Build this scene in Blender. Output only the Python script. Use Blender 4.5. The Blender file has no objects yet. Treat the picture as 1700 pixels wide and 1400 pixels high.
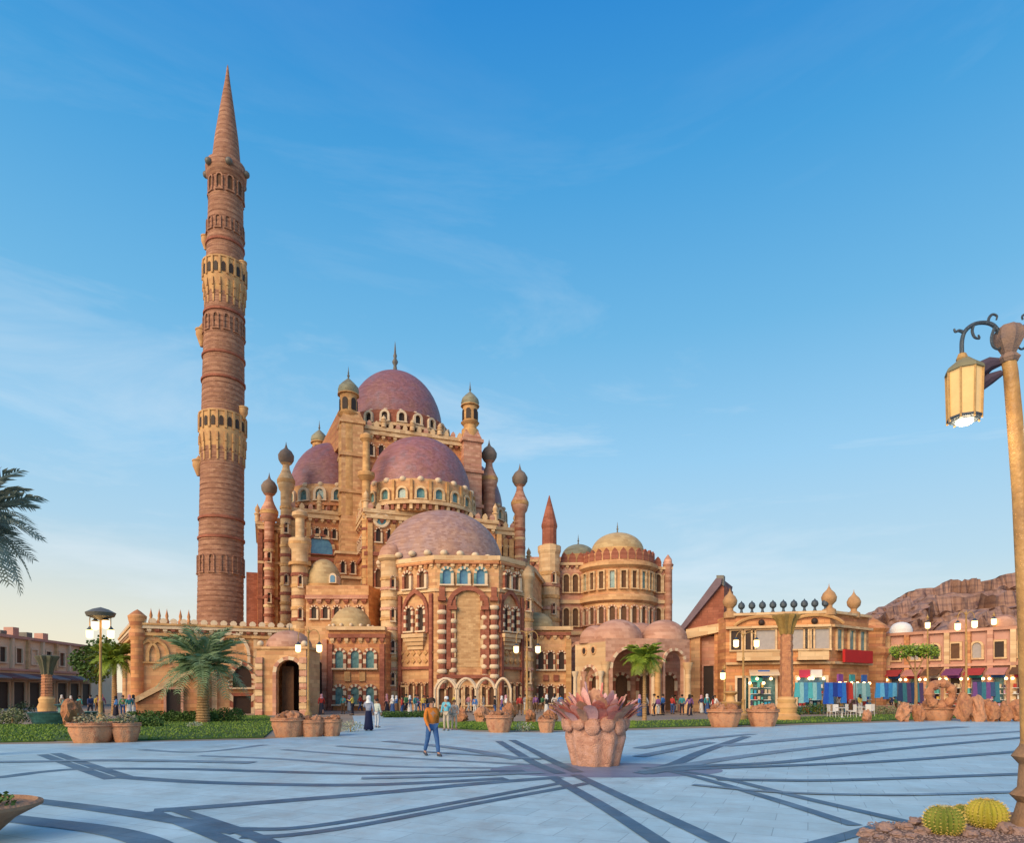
import bpy, math, random
from math import sin, cos, pi, radians, hypot, atan2, sqrt
from mathutils import Vector
random.seed(7)
SC = bpy.context.scene
COL = SC.collection

# ------------------------------------------------------------------ camera
FPX, CXP, HYP, EYE = 1100.0, 850.0, 1150.0, 1.95
cam = bpy.data.objects.new('camera', bpy.data.cameras.new('camera'))
COL.objects.link(cam)
cam.location = (0, 0, EYE)
cam.rotation_euler = (radians(90), 0, 0)
cam.data.sensor_width = 36
cam.data.lens = FPX / 1700 * 36
cam.data.shift_y = 450 / 1700
cam.data.clip_end = 3000
SC.camera = cam

# ------------------------------------------------------------------ world
def lin(c):
    return tuple((x / 255 / 12.92) if x / 255 <= .04045 else ((x / 255 + .055) / 1.055) ** 2.4 for x in c) + (1,)
SUN_EL, SUN_AZ = radians(27), radians(-143)      # azimuth measured from +Y towards +X
world = bpy.data.worlds.new('World'); SC.world = world; world.use_nodes = True
wn, wl = world.node_tree.nodes, world.node_tree.links
wn.clear()
wo = wn.new('ShaderNodeOutputWorld'); bg = wn.new('ShaderNodeBackground')
sky = wn.new('ShaderNodeTexSky'); sky.sky_type = 'NISHITA'; sky.sun_disc = False
sky.sun_elevation = SUN_EL; sky.sun_rotation = SUN_AZ
sky.air_density = 1.0; sky.dust_density = .6; sky.ozone_density = 2.0
tc = wn.new('ShaderNodeTexCoord'); sep = wn.new('ShaderNodeSeparateXYZ')
wl.new(tc.outputs['Generated'], sep.inputs[0])
ramp = wn.new('ShaderNodeValToRGB')
cr = ramp.color_ramp
stops = [(-.05, (222, 216, 200)), (.02, (226, 222, 202)), (.09, (204, 216, 214)), (.17, (178, 208, 224)), (.32, (146, 197, 230)),
         (.47, (106, 176, 220)), (.62, (68, 154, 212)), (.74, (38, 130, 203)), (1.0, (24, 106, 184))]
while len(cr.elements) < len(stops): cr.elements.new(.5)
for e, (p, c) in zip(cr.elements, stops): e.position = max(0, p); e.color = lin(c)
wl.new(sep.outputs['Z'], ramp.inputs[0])
# warm glow low on the left horizon (dusk side)
mul = wn.new('ShaderNodeMath'); mul.operation = 'MULTIPLY_ADD'; wl.new(sep.outputs['X'], mul.inputs[0]); mul.inputs[1].default_value = -1.0; mul.inputs[2].default_value = .12
cl = wn.new('ShaderNodeClamp'); wl.new(mul.outputs[0], cl.inputs[0])
low = wn.new('ShaderNodeMapRange'); wl.new(sep.outputs['Z'], low.inputs[0]); low.inputs[1].default_value = 0; low.inputs[2].default_value = .22; low.inputs[3].default_value = 1; low.inputs[4].default_value = 0
m2 = wn.new('ShaderNodeMath'); m2.operation = 'MULTIPLY'; wl.new(cl.outputs[0], m2.inputs[0]); wl.new(low.outputs[0], m2.inputs[1])
mxg = wn.new('ShaderNodeMix'); mxg.data_type = 'RGBA'; wl.new(m2.outputs[0], mxg.inputs[0]); wl.new(ramp.outputs[0], mxg.inputs[6]); mxg.inputs[7].default_value = lin((246, 226, 186))
# faint cirrus
mp = wn.new('ShaderNodeMapping'); mp.inputs['Scale'].default_value = (1.2, 1.2, 5.5); mp.inputs['Rotation'].default_value = (.35, .3, .2)
wl.new(tc.outputs['Generated'], mp.inputs[0])
nz = wn.new('ShaderNodeTexNoise'); nz.inputs['Scale'].default_value = 1.5; nz.inputs['Detail'].default_value = 9; nz.inputs['Roughness'].default_value = .62
nz.inputs['Distortion'].default_value = .6
wl.new(mp.outputs[0], nz.inputs[0])
nr = wn.new('ShaderNodeMapRange'); wl.new(nz.outputs[0], nr.inputs[0]); nr.inputs[1].default_value = .5; nr.inputs[2].default_value = .82; nr.inputs[3].default_value = 0; nr.inputs[4].default_value = .6
fade = wn.new('ShaderNodeMapRange'); wl.new(sep.outputs['Z'], fade.inputs[0]); fade.inputs[1].default_value = .66; fade.inputs[2].default_value = .35; fade.inputs[3].default_value = .1; fade.inputs[4].default_value = 1
m3 = wn.new('ShaderNodeMath'); m3.operation = 'MULTIPLY'; wl.new(nr.outputs[0], m3.inputs[0]); wl.new(fade.outputs[0], m3.inputs[1])
mxc = wn.new('ShaderNodeMix'); mxc.data_type = 'RGBA'; wl.new(m3.outputs[0], mxc.inputs[0]); wl.new(mxg.outputs[2], mxc.inputs[6]); mxc.inputs[7].default_value = lin((226, 234, 240))
# ramp holds final radiance, so divide by the Background strength used for the physical sky
SKY_S = .08
scl = wn.new('ShaderNodeVectorMath'); scl.operation = 'SCALE'; wl.new(mxc.outputs[2], scl.inputs[0]); scl.inputs['Scale'].default_value = 1.1 / SKY_S
mxn = wn.new('ShaderNodeMix'); mxn.data_type = 'RGBA'; mxn.inputs[0].default_value = .1
wl.new(scl.outputs[0], mxn.inputs[6]); wl.new(sky.outputs[0], mxn.inputs[7])
wl.new(mxn.outputs[2], bg.inputs[0]); bg.inputs[1].default_value = SKY_S
wl.new(bg.outputs[0], wo.inputs[0])

sun = bpy.data.objects.new('sun', bpy.data.lights.new('sun', 'SUN')); COL.objects.link(sun)
sun.data.energy = 4.0; sun.data.angle = radians(45); sun.data.color = (1, .74, .47)
sd = Vector((sin(SUN_AZ) * cos(SUN_EL), cos(SUN_AZ) * cos(SUN_EL), sin(SUN_EL)))
sun.rotation_euler = sd.to_track_quat('Z', 'Y').to_euler()
vs = SC.view_settings
vs.view_transform = 'Standard'; vs.look = 'None'; vs.exposure = .1; vs.gamma = 1; vs.use_curve_mapping = False

# ------------------------------------------------------------------ helpers
def at(px, py, Y): return Vector(((px - CXP) / FPX * Y, Y, EYE + (HYP - py) / FPX * Y))
def xp(px, Y): return (px - CXP) / FPX * Y
def zp(py, Y): return EYE + (HYP - py) / FPX * Y
def gd(px, py, z=0):
    Y = (EYE - z) * FPX / (py - HYP)
    return ((px - CXP) / FPX * Y, Y)

MATS = {}
def mat(name, c1, c2=None, rough=.8, scale=1.5, course=None, bump=.3, detail=6, metal=0, emit=None, es=1, spec=.3, c3=None, mortar=.6, fine=None, stripes=None):
    if name in MATS: return MATS[name]
    m = bpy.data.materials.new(name); m.use_nodes = True
    n, l = m.node_tree.nodes, m.node_tree.links
    b = n['Principled BSDF']; b.inputs['Roughness'].default_value = rough; b.inputs['Metallic'].default_value = metal
    b.inputs['Specular IOR Level'].default_value = spec
    c2 = c2 or tuple(x * .8 for x in c1)
    t = n.new('ShaderNodeTexCoord'); nz = n.new('ShaderNodeTexNoise')
    nz.inputs['Scale'].default_value = scale; nz.inputs['Detail'].default_value = detail; nz.inputs['Roughness'].default_value = .65
    l.new(t.outputs['Object'], nz.inputs[0])
    r = n.new('ShaderNodeValToRGB'); r.color_ramp.elements[0].position = .32; r.color_ramp.elements[1].position = .68
    r.color_ramp.elements[0].color = (*c1, 1); r.color_ramp.elements[1].color = (*c2, 1)
    if c3:
        e = r.color_ramp.elements.new(.5); e.color = (*c3, 1)
    l.new(nz.outputs[0], r.inputs[0])
    out = r.outputs[0]; h = nz.outputs[0]
    if stripes:                                             # (period, colour, share)
        sx = n.new('ShaderNodeSeparateXYZ'); l.new(t.outputs['Object'], sx.inputs[0])
        md = n.new('ShaderNodeMath'); md.operation = 'MULTIPLY'; md.inputs[1].default_value = 1 / stripes[0]; l.new(sx.outputs['Z'], md.inputs[0])
        fr = n.new('ShaderNodeMath'); fr.operation = 'FRACT'; l.new(md.outputs[0], fr.inputs[0])
        gt = n.new('ShaderNodeMath'); gt.operation = 'LESS_THAN'; gt.inputs[1].default_value = stripes[2]; l.new(fr.outputs[0], gt.inputs[0])
        mm = n.new('ShaderNodeMath'); mm.operation = 'MULTIPLY'; mm.inputs[1].default_value = stripes[3] if len(stripes) > 3 else .8; l.new(gt.outputs[0], mm.inputs[0])
        mx = n.new('ShaderNodeMix'); mx.data_type = 'RGBA'; l.new(mm.outputs[0], mx.inputs[0]); l.new(out, mx.inputs[6]); mx.inputs[7].default_value = (*stripes[1], 1)
        out = mx.outputs[2]
    if course:
        sx = n.new('ShaderNodeSeparateXYZ'); l.new(t.outputs['Object'], sx.inputs[0])
        ad = n.new('ShaderNodeMath'); ad.operation = 'MULTIPLY_ADD'; ad.inputs[1].default_value = .73; l.new(sx.outputs['Y'], ad.inputs[0]); l.new(sx.outputs['X'], ad.inputs[2])
        cb = n.new('ShaderNodeCombineXYZ'); l.new(ad.outputs[0], cb.inputs[0]); l.new(sx.outputs['Z'], cb.inputs[1])
        bt = n.new('ShaderNodeTexBrick'); l.new(cb.outputs[0], bt.inputs[0])
        bt.inputs['Scale'].default_value = 1; bt.inputs['Row Height'].default_value = course; bt.inputs['Brick Width'].default_value = course * 2.3
        bt.inputs['Mortar Size'].default_value = course * .06; bt.inputs['Mortar Smooth'].default_value = .3
        bt.inputs['Color1'].default_value = (1, 1, 1, 1); bt.inputs['Color2'].default_value = (.70, .62, .57, 1); bt.inputs['Mortar'].default_value = (mortar, mortar, mortar, 1)
        mx = n.new('ShaderNodeMix'); mx.data_type = 'RGBA'; mx.blend_type = 'MULTIPLY'; mx.inputs[0].default_value = 1
        l.new(out, mx.inputs[6]); l.new(bt.outputs[0], mx.inputs[7]); out = mx.outputs[2]
    l.new(out, b.inputs['Base Color'])
    if bump:
        nb = n.new('ShaderNodeTexNoise'); nb.inputs['Scale'].default_value = fine or scale * 6; nb.inputs['Detail'].default_value = 5
        l.new(t.outputs['Object'], nb.inputs[0])
        bp = n.new('ShaderNodeBump'); bp.inputs['Strength'].default_value = bump; bp.inputs['Distance'].default_value = .09
        l.new(nb.outputs[0], bp.inputs['Height']); l.new(bp.outputs[0], b.inputs['Normal'])
    if emit:
        b.inputs['Emission Color'].default_value = (*emit, 1); b.inputs['Emission Strength'].default_value = es
    MATS[name] = m
    return m

SAND = mat('sandstone', (.76, .47, .24), (.58, .31, .15), course=.34, scale=.5, c3=(.72, .43, .21), mortar=.72, stripes=(1.02, (.58, .27, .15), .33, .35))
SANDL = mat('pale sandstone', (.80, .58, .34), (.68, .45, .24), course=.4, scale=.5, mortar=.75)
GOLD = mat('golden stone', (.74, .46, .20), (.56, .31, .13), scale=.8, course=.4, mortar=.75)
REDB = mat('red brick', (.42, .15, .09), (.28, .09, .06), course=.26, scale=.6, c3=(.36, .13, .08))
ORNG = mat('orange stone', (.76, .38, .16), (.58, .27, .12), course=.32, scale=.5, stripes=(.96, (.50, .18, .10), .34, .5))
CREAM = mat('cream stone', (.76, .60, .42), (.62, .46, .30), scale=2)
PINK = mat('pink stone', (.72, .42, .29), (.56, .29, .20), scale=.8, course=.34, mortar=.7, stripes=(1.02, (.48, .20, .14), .34, .5))
PINKD = mat('pink plaster dome', (.62, .36, .25), (.50, .27, .19), scale=.9, rough=.6, course=.3, mortar=.85)
DOME = mat('sky tinted plum dome tiles', (.36, .17, .14), (.28, .17, .20), scale=.7, rough=.5, spec=.4, c3=(.34, .15, .16), course=.2, mortar=.85, bump=.5)  # violet second tone puts the sky's reflection into the tile colour
DOME3 = mat('dusty rose dome tiles', (.50, .30, .22), (.36, .24, .24), scale=.6, rough=.55, spec=.3, course=.2, mortar=.86, bump=.5)
DOMEY = mat('ochre dome tiles', (.60, .44, .22), (.48, .35, .18), scale=.8, rough=.6, course=.3, mortar=.8)
DOMEG = mat('sage dome tiles', (.34, .32, .20), (.26, .27, .20), scale=.8, rough=.55, course=.3, mortar=.8)
LEAD = mat('dark lead', (.11, .11, .10), (.16, .14, .11), rough=.5, spec=.5)
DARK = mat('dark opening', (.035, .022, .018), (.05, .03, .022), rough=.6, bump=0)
TEAL = mat('teal glass', (.025, .09, .10), (.20, .38, .38), rough=.18, spec=.6, bump=0, scale=1.4)
BLUEG = mat('blue glass', (.05, .14, .27), (.12, .30, .42), rough=.2, spec=.7, bump=0)
MINB = mat('minaret brick', (.48, .27, .17), (.34, .18, .11), scale=.6, course=.2, c3=(.42, .22, .14), stripes=(.6, (.26, .12, .08), .32, .65))
BEIGE = mat('beige plaster', (.76, .60, .43), (.66, .51, .36), scale=.5, rough=.9)
ROSEP = mat('rose plaster', (.58, .33, .26), (.48, .26, .20), scale=.5, rough=.9)
WOOD = mat('dark wood', (.10, .05, .03), (.16, .08, .04), scale=2)
WHITE = mat('white paint', (.78, .76, .72), (.68, .66, .64), scale=2, rough=.6)
BRONZE = mat('bronze patina', (.09, .11, .13), (.05, .07, .09), scale=6, rough=.5, metal=.3)
BRASS = mat('aged gold paint', (.50, .30, .10), (.34, .20, .08), scale=5, rough=.5)
TERRA = mat('terracotta', (.62, .27, .13), (.40, .15, .08), scale=4, c3=(.54, .28, .16), bump=.6)
TERRAP = mat('pink terracotta', (.72, .42, .33), (.46, .22, .16), scale=5, c3=(.60, .32, .22), bump=.8)
LEAFP = mat('palm leaf', (.06, .13, .05), (.10, .17, .07), scale=3, rough=.5, bump=0)
LEAFB = mat('blue green palm leaf', (.14, .24, .11), (.24, .33, .17), scale=3, rough=.5, bump=0)
LEAFY = mat('yellow green leaf', (.26, .34, .03), (.15, .24, .03), scale=3, rough=.5, bump=0)
LEAFD = mat('dark grey palm leaf', (.20, .24, .19), (.27, .30, .24), scale=3, rough=.6, bump=0)
HEDGE = mat('hedge leaf', (.045, .10, .02), (.09, .15, .03), scale=2, rough=.7, bump=0)
BARK = mat('palm bark', (.46, .28, .12), (.26, .15, .07), scale=5, bump=.6)
ROCK = mat('orange rock', (.60, .29, .14), (.34, .15, .09), scale=2.5, bump=1, c3=(.5, .22, .11))
SKIN = mat('skin', (.42, .24, .16), (.38, .21, .14), scale=5, bump=0)
LAMPG = mat('lit lamp glass', (.9, .75, .45), (.9, .7, .4), emit=(1, .60, .22), es=4.5, bump=0)
LAMPC = mat('lamp bulb', (1, .9, .7), (1, .9, .7), emit=(1, .86, .6), es=14, bump=0)

class MB:
    def __init__(s): s.v = []; s.f = []; s.m = []
    def add(s, vs_, fs, m=0):
        o = len(s.v); s.v += [tuple(v) for v in vs_]
        for f in fs: s.f.append(tuple(i + o for i in f)); s.m.append(m)
        return s
    def box(s, c, sz, rz=0, m=0, top=1.0):
        x, y, z = sz[0] / 2, sz[1] / 2, sz[2] / 2; vs_ = []
        for k, (a, b_, d) in enumerate([(-1, -1, -1), (1, -1, -1), (1, 1, -1), (-1, 1, -1), (-1, -1, 1), (1, -1, 1), (1, 1, 1), (-1, 1, 1)]):
            t = top if d > 0 else 1
            X, Y = a * x * t, b_ * y * t
            vs_.append((c[0] + X * cos(rz) - Y * sin(rz), c[1] + X * sin(rz) + Y * cos(rz), c[2] + d * z))
        return s.add(vs_, [(3, 2, 1, 0), (4, 5, 6, 7), (0, 1, 5, 4), (1, 2, 6, 5), (2, 3, 7, 6), (3, 0, 4, 7)], m)
    def prism(s, poly, z0, z1, m=0):
        n = len(poly)
        a = sum(poly[i][0] * poly[(i + 1) % n][1] - poly[(i + 1) % n][0] * poly[i][1] for i in range(n))
        if a < 0: poly = poly[::-1]
        vs_ = [(p[0], p[1], z0) for p in poly] + [(p[0], p[1], z1) for p in poly]
        fs = [tuple(range(n - 1, -1, -1)), tuple(range(n, 2 * n))] + [(i, (i + 1) % n, n + (i + 1) % n, n + i) for i in range(n)]
        return s.add(vs_, fs, m)
    def lathe(s, prof, n=24, c=(0, 0, 0), m=0, flute=0, nf=0, lean=0, mf=None):
        vs_ = []; fs = []
        for (r, z) in prof:
            for i in range(n):
                a = 2 * pi * i / n
                rr = r * (1 + flute * cos(nf * a)) if flute else r
                vs_.append((c[0] + rr * cos(a) + lean * z, c[1] + rr * sin(a), c[2] + z))
        k = len(prof)
        for j in range(k - 1):
            for i in range(n):
                fs.append((j * n + i, j * n + (i + 1) % n, (j + 1) * n + (i + 1) % n, (j + 1) * n + i))
        if prof[0][0] > 1e-4: fs.append(tuple(range(n - 1, -1, -1)))
        if prof[-1][0] > 1e-4: fs.append(tuple((k - 1) * n + i for i in range(n)))
        return s.add(vs_, fs, m)
    def tube(s, pts, rs, n=6, m=0):
        pts = [Vector(p) for p in pts]
        if not isinstance(rs, (list, tuple)): rs = [rs] * len(pts)
        vs_ = []; prev = None
        for i, p in enumerate(pts):
            t = (pts[min(i + 1, len(pts) - 1)] - pts[max(i - 1, 0)])
            t = t.normalized() if t.length > 1e-9 else Vector((0, 0, 1))
            a = prev if prev is not None else (Vector((1, 0, 0)) if abs(t.x) < .8 else Vector((0, 1, 0)))
            u = (a - t * a.dot(t)).normalized(); w = t.cross(u); prev = u
            for k in range(n):
                q = p + (u * cos(2 * pi * k / n) + w * sin(2 * pi * k / n)) * rs[i]; vs_.append(tuple(q))
        fs = [(j * n + i, j * n + (i + 1) % n, (j + 1) * n + (i + 1) % n, (j + 1) * n + i) for j in range(len(pts) - 1) for i in range(n)]
        fs += [tuple(range(n - 1, -1, -1)), tuple((len(pts) - 1) * n + i for i in range(n))]
        return s.add(vs_, fs, m)
    def ball(s, c, r, n=10, k=6, m=0, sz=1.0):
        return s.lathe([(max(r * sin(pi * i / k), 0), -r * sz * cos(pi * i / k)) for i in range(k + 1)], n, c, m)
    def slab(s, out, y0, y1, m=0):
        """2-D outline (x, z) counter-clockwise seen from the front (-y), extruded from y0 (front) to y1"""
        n = len(out)
        vs_ = [(x, y0, z) for x, z in out] + [(x, y1, z) for x, z in out]
        fs = [tuple(range(n)), tuple(range(2 * n - 1, n - 1, -1))] + [(i, n + i, n + (i + 1) % n, (i + 1) % n) for i in range(n)]
        return s.add(vs_, fs, m)
    def mesh(s, name, mats, smooth=False):
        me = bpy.data.meshes.new(name); me.from_pydata(s.v, [], s.f)
        for m in (mats if isinstance(mats, (list, tuple)) else [mats]): me.materials.append(m)
        me.polygons.foreach_set('material_index', s.m)
        if smooth:
            me.polygons.foreach_set('use_smooth', [True] * len(s.f))
            try: me.set_sharp_from_angle(angle=radians(38))
            except Exception: pass
        me.validate(); me.update()
        return me
    def build(s, name, mats, parent=None, smooth=False, loc=None, kind=None, world=True):
        """world=True: vertices are world coordinates; they are moved into the parent's frame"""
        if parent is not None and world and loc is None:
            o = parent_origin(parent); s.v = [(x - o[0], y - o[1], z - o[2]) for x, y, z in s.v]
        ob = bpy.data.objects.new(name, s.mesh(name, mats, smooth)); COL.objects.link(ob)
        if parent is not None: ob.parent = parent
        if loc is not None: ob.location = loc
        if kind: ob['kind'] = kind
        return ob

def parent_origin(p):
    o = Vector((0, 0, 0))
    while p is not None: o = o + p.location; p = p.parent
    return o
def thing(name, label, cat, loc=(0, 0, 0), rz=0, group=None):
    o = bpy.data.objects.new(name, None); COL.objects.link(o); o.location = loc; o.rotation_euler = (0, 0, rz)
    o.empty_display_size = .3
    o['label'] = label; o['category'] = cat
    if group: o['group'] = group
    return o
def inst(name, me, parent, loc, rz=0, rot=None, scale=None):
    ob = bpy.data.objects.new(name, me); COL.objects.link(ob); ob.parent = parent; ob.location = loc
    ob.rotation_euler = rot if rot else (0, 0, rz)
    if scale: ob.scale = (scale,) * 3 if isinstance(scale, (int, float)) else scale
    return ob
def copy_thing(root, loc, rz=0, label=None, group=None, scale=None, swap=None, swap_prob=1):
    def cp(o, parent):
        c = o.copy(); COL.objects.link(c); c.parent = parent
        for ch in [x for x in o.children]: cp(ch, c)
        return c
    r = cp(root, None); r.location = loc; r.rotation_euler = (0, 0, rz)
    if label: r['label'] = label
    if group: r['group'] = group
    if scale: r.scale = (scale,) * 3 if isinstance(scale, (int, float)) else scale
    return r

# ---- walls: a straight wall in plan, left to right as seen from outside
class Wall:
    def __init__(s, p, q):
        s.p = Vector((p[0], p[1])); q = Vector((q[0], q[1])); s.L = (q - s.p).length; s.d = (q - s.p).normalized(); s.n = Vector((s.d.y, -s.d.x)); s.rz = atan2(s.d.y, s.d.x)
    def pt(s, a, z=0, out=0): return Vector((s.p.x + s.d.x * a + s.n.x * out, s.p.y + s.d.y * a + s.n.y * out, z))
    def px(s, px, py=1150):
        t = (px - CXP) / FPX        # p.x + a d.x = t (p.y + a d.y)
        a = (t * s.p.y - s.p.x) / (s.d.x - t * s.d.y); Y = s.p.y + a * s.d.y
        return a, EYE + (HYP - py) / FPX * Y
    def box(s, mb, a0, a1, z0, z1, o0, o1, m=0):
        c = s.pt((a0 + a1) / 2, (z0 + z1) / 2, (o0 + o1) / 2)
        mb.box(c, (a1 - a0, abs(o1 - o0), z1 - z0), s.rz, m)

def put(name, me, parent, wall, a, z, out=0):
    return inst(name, me, parent, wall.pt(a, z, out) - parent_origin(parent), wall.rz)
def put_ring(name, me, parent, c, r, ang, z):
    n = Vector((cos(ang), sin(ang)))
    return inst(name, me, parent, Vector((c[0] + n.x * r, c[1] + n.y * r, z)) - parent_origin(parent), atan2(n.x, -n.y))

def arch_outline(w, h, kind='round', seg=8):
    """outline from bottom right, up, over, down to bottom left (ccw seen from -y)"""
    r = w / 2; pts = [(r, 0)]
    if kind == 'round':
        for i in range(seg + 1):
            a = pi * i / seg; pts.append((r * cos(a), h - r + r * sin(a)))
    elif kind == 'flat': pts += [(r, h), (-r, h)]
    else:                                   # pointed
        R = w * .78; cx = R - r; am = math.acos(cx / R); hh = R * sin(am)
        for i in range(seg // 2 + 1): a = am * i / (seg // 2); pts.append((-cx + R * cos(a), h - hh + R * sin(a)))
        for i in range(seg // 2 - 1, -1, -1): a = am * i / (seg // 2); pts.append((cx - R * cos(a), h - hh + R * sin(a)))
    pts.append((-r, 0))
    return pts
WCACHE = {}
def window(parent, loc_fn, w, h, kind='round', fw=.22, fmats=(None,), pane=None, dep=.28, name='window', blocks=0, sill=True):
    """window part (the stone surround) with a pane sub-part; loc_fn(name, mesh) places the surround"""
    key = (round(w, 2), round(h, 2), kind, fw, tuple(m.name for m in fmats), pane.name, dep, blocks, name)
    if key not in WCACHE:
        i_ = arch_outline(w, h, kind); o_ = arch_outline(w + 2 * fw, h + fw, kind)
        mb = MB()
        if blocks:                         # resample jambs so alternate stones show
            def dens(p):
                out = []
                for (x, z), (X, Z) in zip(p, p[1:]):
                    k = blocks if (abs(X - x) < 1e-6 and abs(Z - z) > .3) else 1
                    for j in range(k): out.append((x + (X - x) * j / k, z + (Z - z) * j / k))
                return out + [p[-1]]
            i_, o_ = dens(i_), dens(o_)
        for j in range(len(i_) - 1):
            m = (j % 2) if len(fmats) > 1 else 0
            d = -dep if m == 0 else -dep * .8
            q = [i_[j], o_[j], o_[j + 1], i_[j + 1]]
            mb.slab(q, d, 0, m)
        if sill: mb.box((0, -dep * .6, -.08), (w + 2.4 * fw, dep * 1.3, .16), 0, 0)
        pn = MB().slab(arch_outline(w * .995, h * .998, kind), -.05, -.0)
        WCACHE[key] = (mb.mesh(name, list(fmats)), pn.mesh('pane', pane))
    fm, pm = WCACHE[key]
    ob = loc_fn(name, fm)
    inst('pane', pm, ob, (0, 0, 0))
    return ob

def corbels(parent, wall, a0, a1, z, h=.7, pitch=.8, dep=.5, mats=None, name='corbel_row'):
    mb = MB(); n = max(1, int((a1 - a0) / pitch)); p = (a1 - a0) / n
    wall.box(mb, a0, a1, z + h * .55, z + h, 0, dep, 1)
    for i in range(n):
        a = a0 + (i + .5) * p
        wall.box(mb, a - p * .28, a + p * .28, z + h * .2, z + h * .55, 0, dep * .75, i % 2)
        wall.box(mb, a - p * .18, a + p * .18, z, z + h * .2, 0, dep * .4, i % 2)
    return mb.build(name, mats or [REDB, SANDL], parent, kind='stuff')
def corbel_ring(parent, c, r, z, h=.7, n=40, dep=.45, mats=None):
    mb = MB()
    mb.lathe([(r, z + h * .6), (r + dep, z + h * .6), (r + dep, z + h), (r, z + h)], 48, (c[0], c[1], 0), 1)
    for i in range(n):
        a = 2 * pi * i / n; q = (c[0] + (r + dep * .3) * cos(a), c[1] + (r + dep * .3) * sin(a), z + h * .3)
        mb.box(q, (dep * .9, 2 * pi * r / n * .5, h * .6), a, i % 2)
    return mb.build('corbel_row', mats or [REDB, SANDL], parent, kind='stuff')
def dome_prof(r, h, k=14, p=1.0): return [(r * cos(pi / 2 * i / k) ** p if i < k else 0, h * sin(pi / 2 * i / k)) for i in range(k + 1)]
def finial(parent, c, z, s, name='finial', m=None):
    return MB().lathe([(.34 * s, 0), (.34 * s, .1 * s), (.2 * s, .35 * s), (.13 * s, .8 * s), (.24 * s, 1.0 * s), (.26 * s, 1.15 * s), (.12 * s, 1.4 * s), (.17 * s, 1.65 * s), (.10 * s, 1.85 * s), (.06 * s, 2.4 * s), (0, 3 * s)],
        8, (c[0], c[1], z)).build(name, m or LEAD, parent, True)
def dome(parent, c, z, r, h, m, fs=1.0, bead=0, bead_r=.3, nseg=40, p=1.0):
    d = MB().lathe([(r * 1.02, -.25), (r * 1.02, 0)] + dome_prof(r, h, 14, p), nseg, (c[0], c[1], z)).build('dome', m, parent, True)
    if fs: finial(d, c, z + h * .985, fs)
    if bead:
        bm = MB().ball((0, 0, 0), bead_r, 10, 6, 0, .85).mesh('bead', CREAM, True)
        for i in range(bead):
            a = 2 * pi * (i + .5) / bead
            put_ring('bead', bm, parent, c, r + .25, a, z - .05)
    return d
LANT = {}
def turret(parent, c, z0, z1, r, cap=None, body=None, windows=True, shaft=None):
    """shaft + lantern + bulb cap + finial; z1 = tip of finial"""
    cap = cap or DOMEG; body = body or GOLD; H = z1 - z0
    t = MB()
    hl = r * 2.0; fh = r * 1.7; ch = r * 1.5
    zs = z1 - fh - ch - hl
    t.lathe([(r * 1.05, z0), (r * 1.05, zs - .9 * r), (r * .8, zs - .8 * r), (r * .8, zs - .35 * r), (r * 1.1, zs - .1 * r), (r * 1.15, zs), (r * .9, zs), (r * .9, zs + hl), (r * 1.15, zs + hl), (r * 1.15, zs + hl + .12)], 12, (c[0], c[1], 0))
    tb = t.build('turret', body, parent, True)
    MB().lathe([(r * 1.0, 0), (r * 1.12, ch * .25), (r * 1.0, ch * .55), (r * .6, ch * .85), (r * .12, ch * 1.15), (0, ch * 1.2)], 12, (c[0], c[1], zs + hl + .1)).build('cap', cap, tb, True)
    finial(tb, c, z1 - fh, r * .55)
    if windows:
        key = round(r, 2)
        if key not in LANT: LANT[key] = MB().slab(arch_outline(r * .55, hl * .62), -.04, .1).mesh('opening', DARK)
        for i in range(6):
            a = 2 * pi * i / 6 + .35
            put_ring('opening', LANT[key], tb, c, r * .9, a, zs + hl * .15)
    return tb
def gable(): pass

# ================================================================== SETTING
# ground (one big sheet)
gm = mat('dusty ground', (.34, .27, .20), (.27, .21, .16), scale=.08, rough=.95)
MB().add([(-1500, -200, 0), (1500, -200, 0), (1500, 2500, 0), (-1500, 2500, 0)], [(0, 1, 2, 3)]).build('ground', gm, kind='structure')
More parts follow.
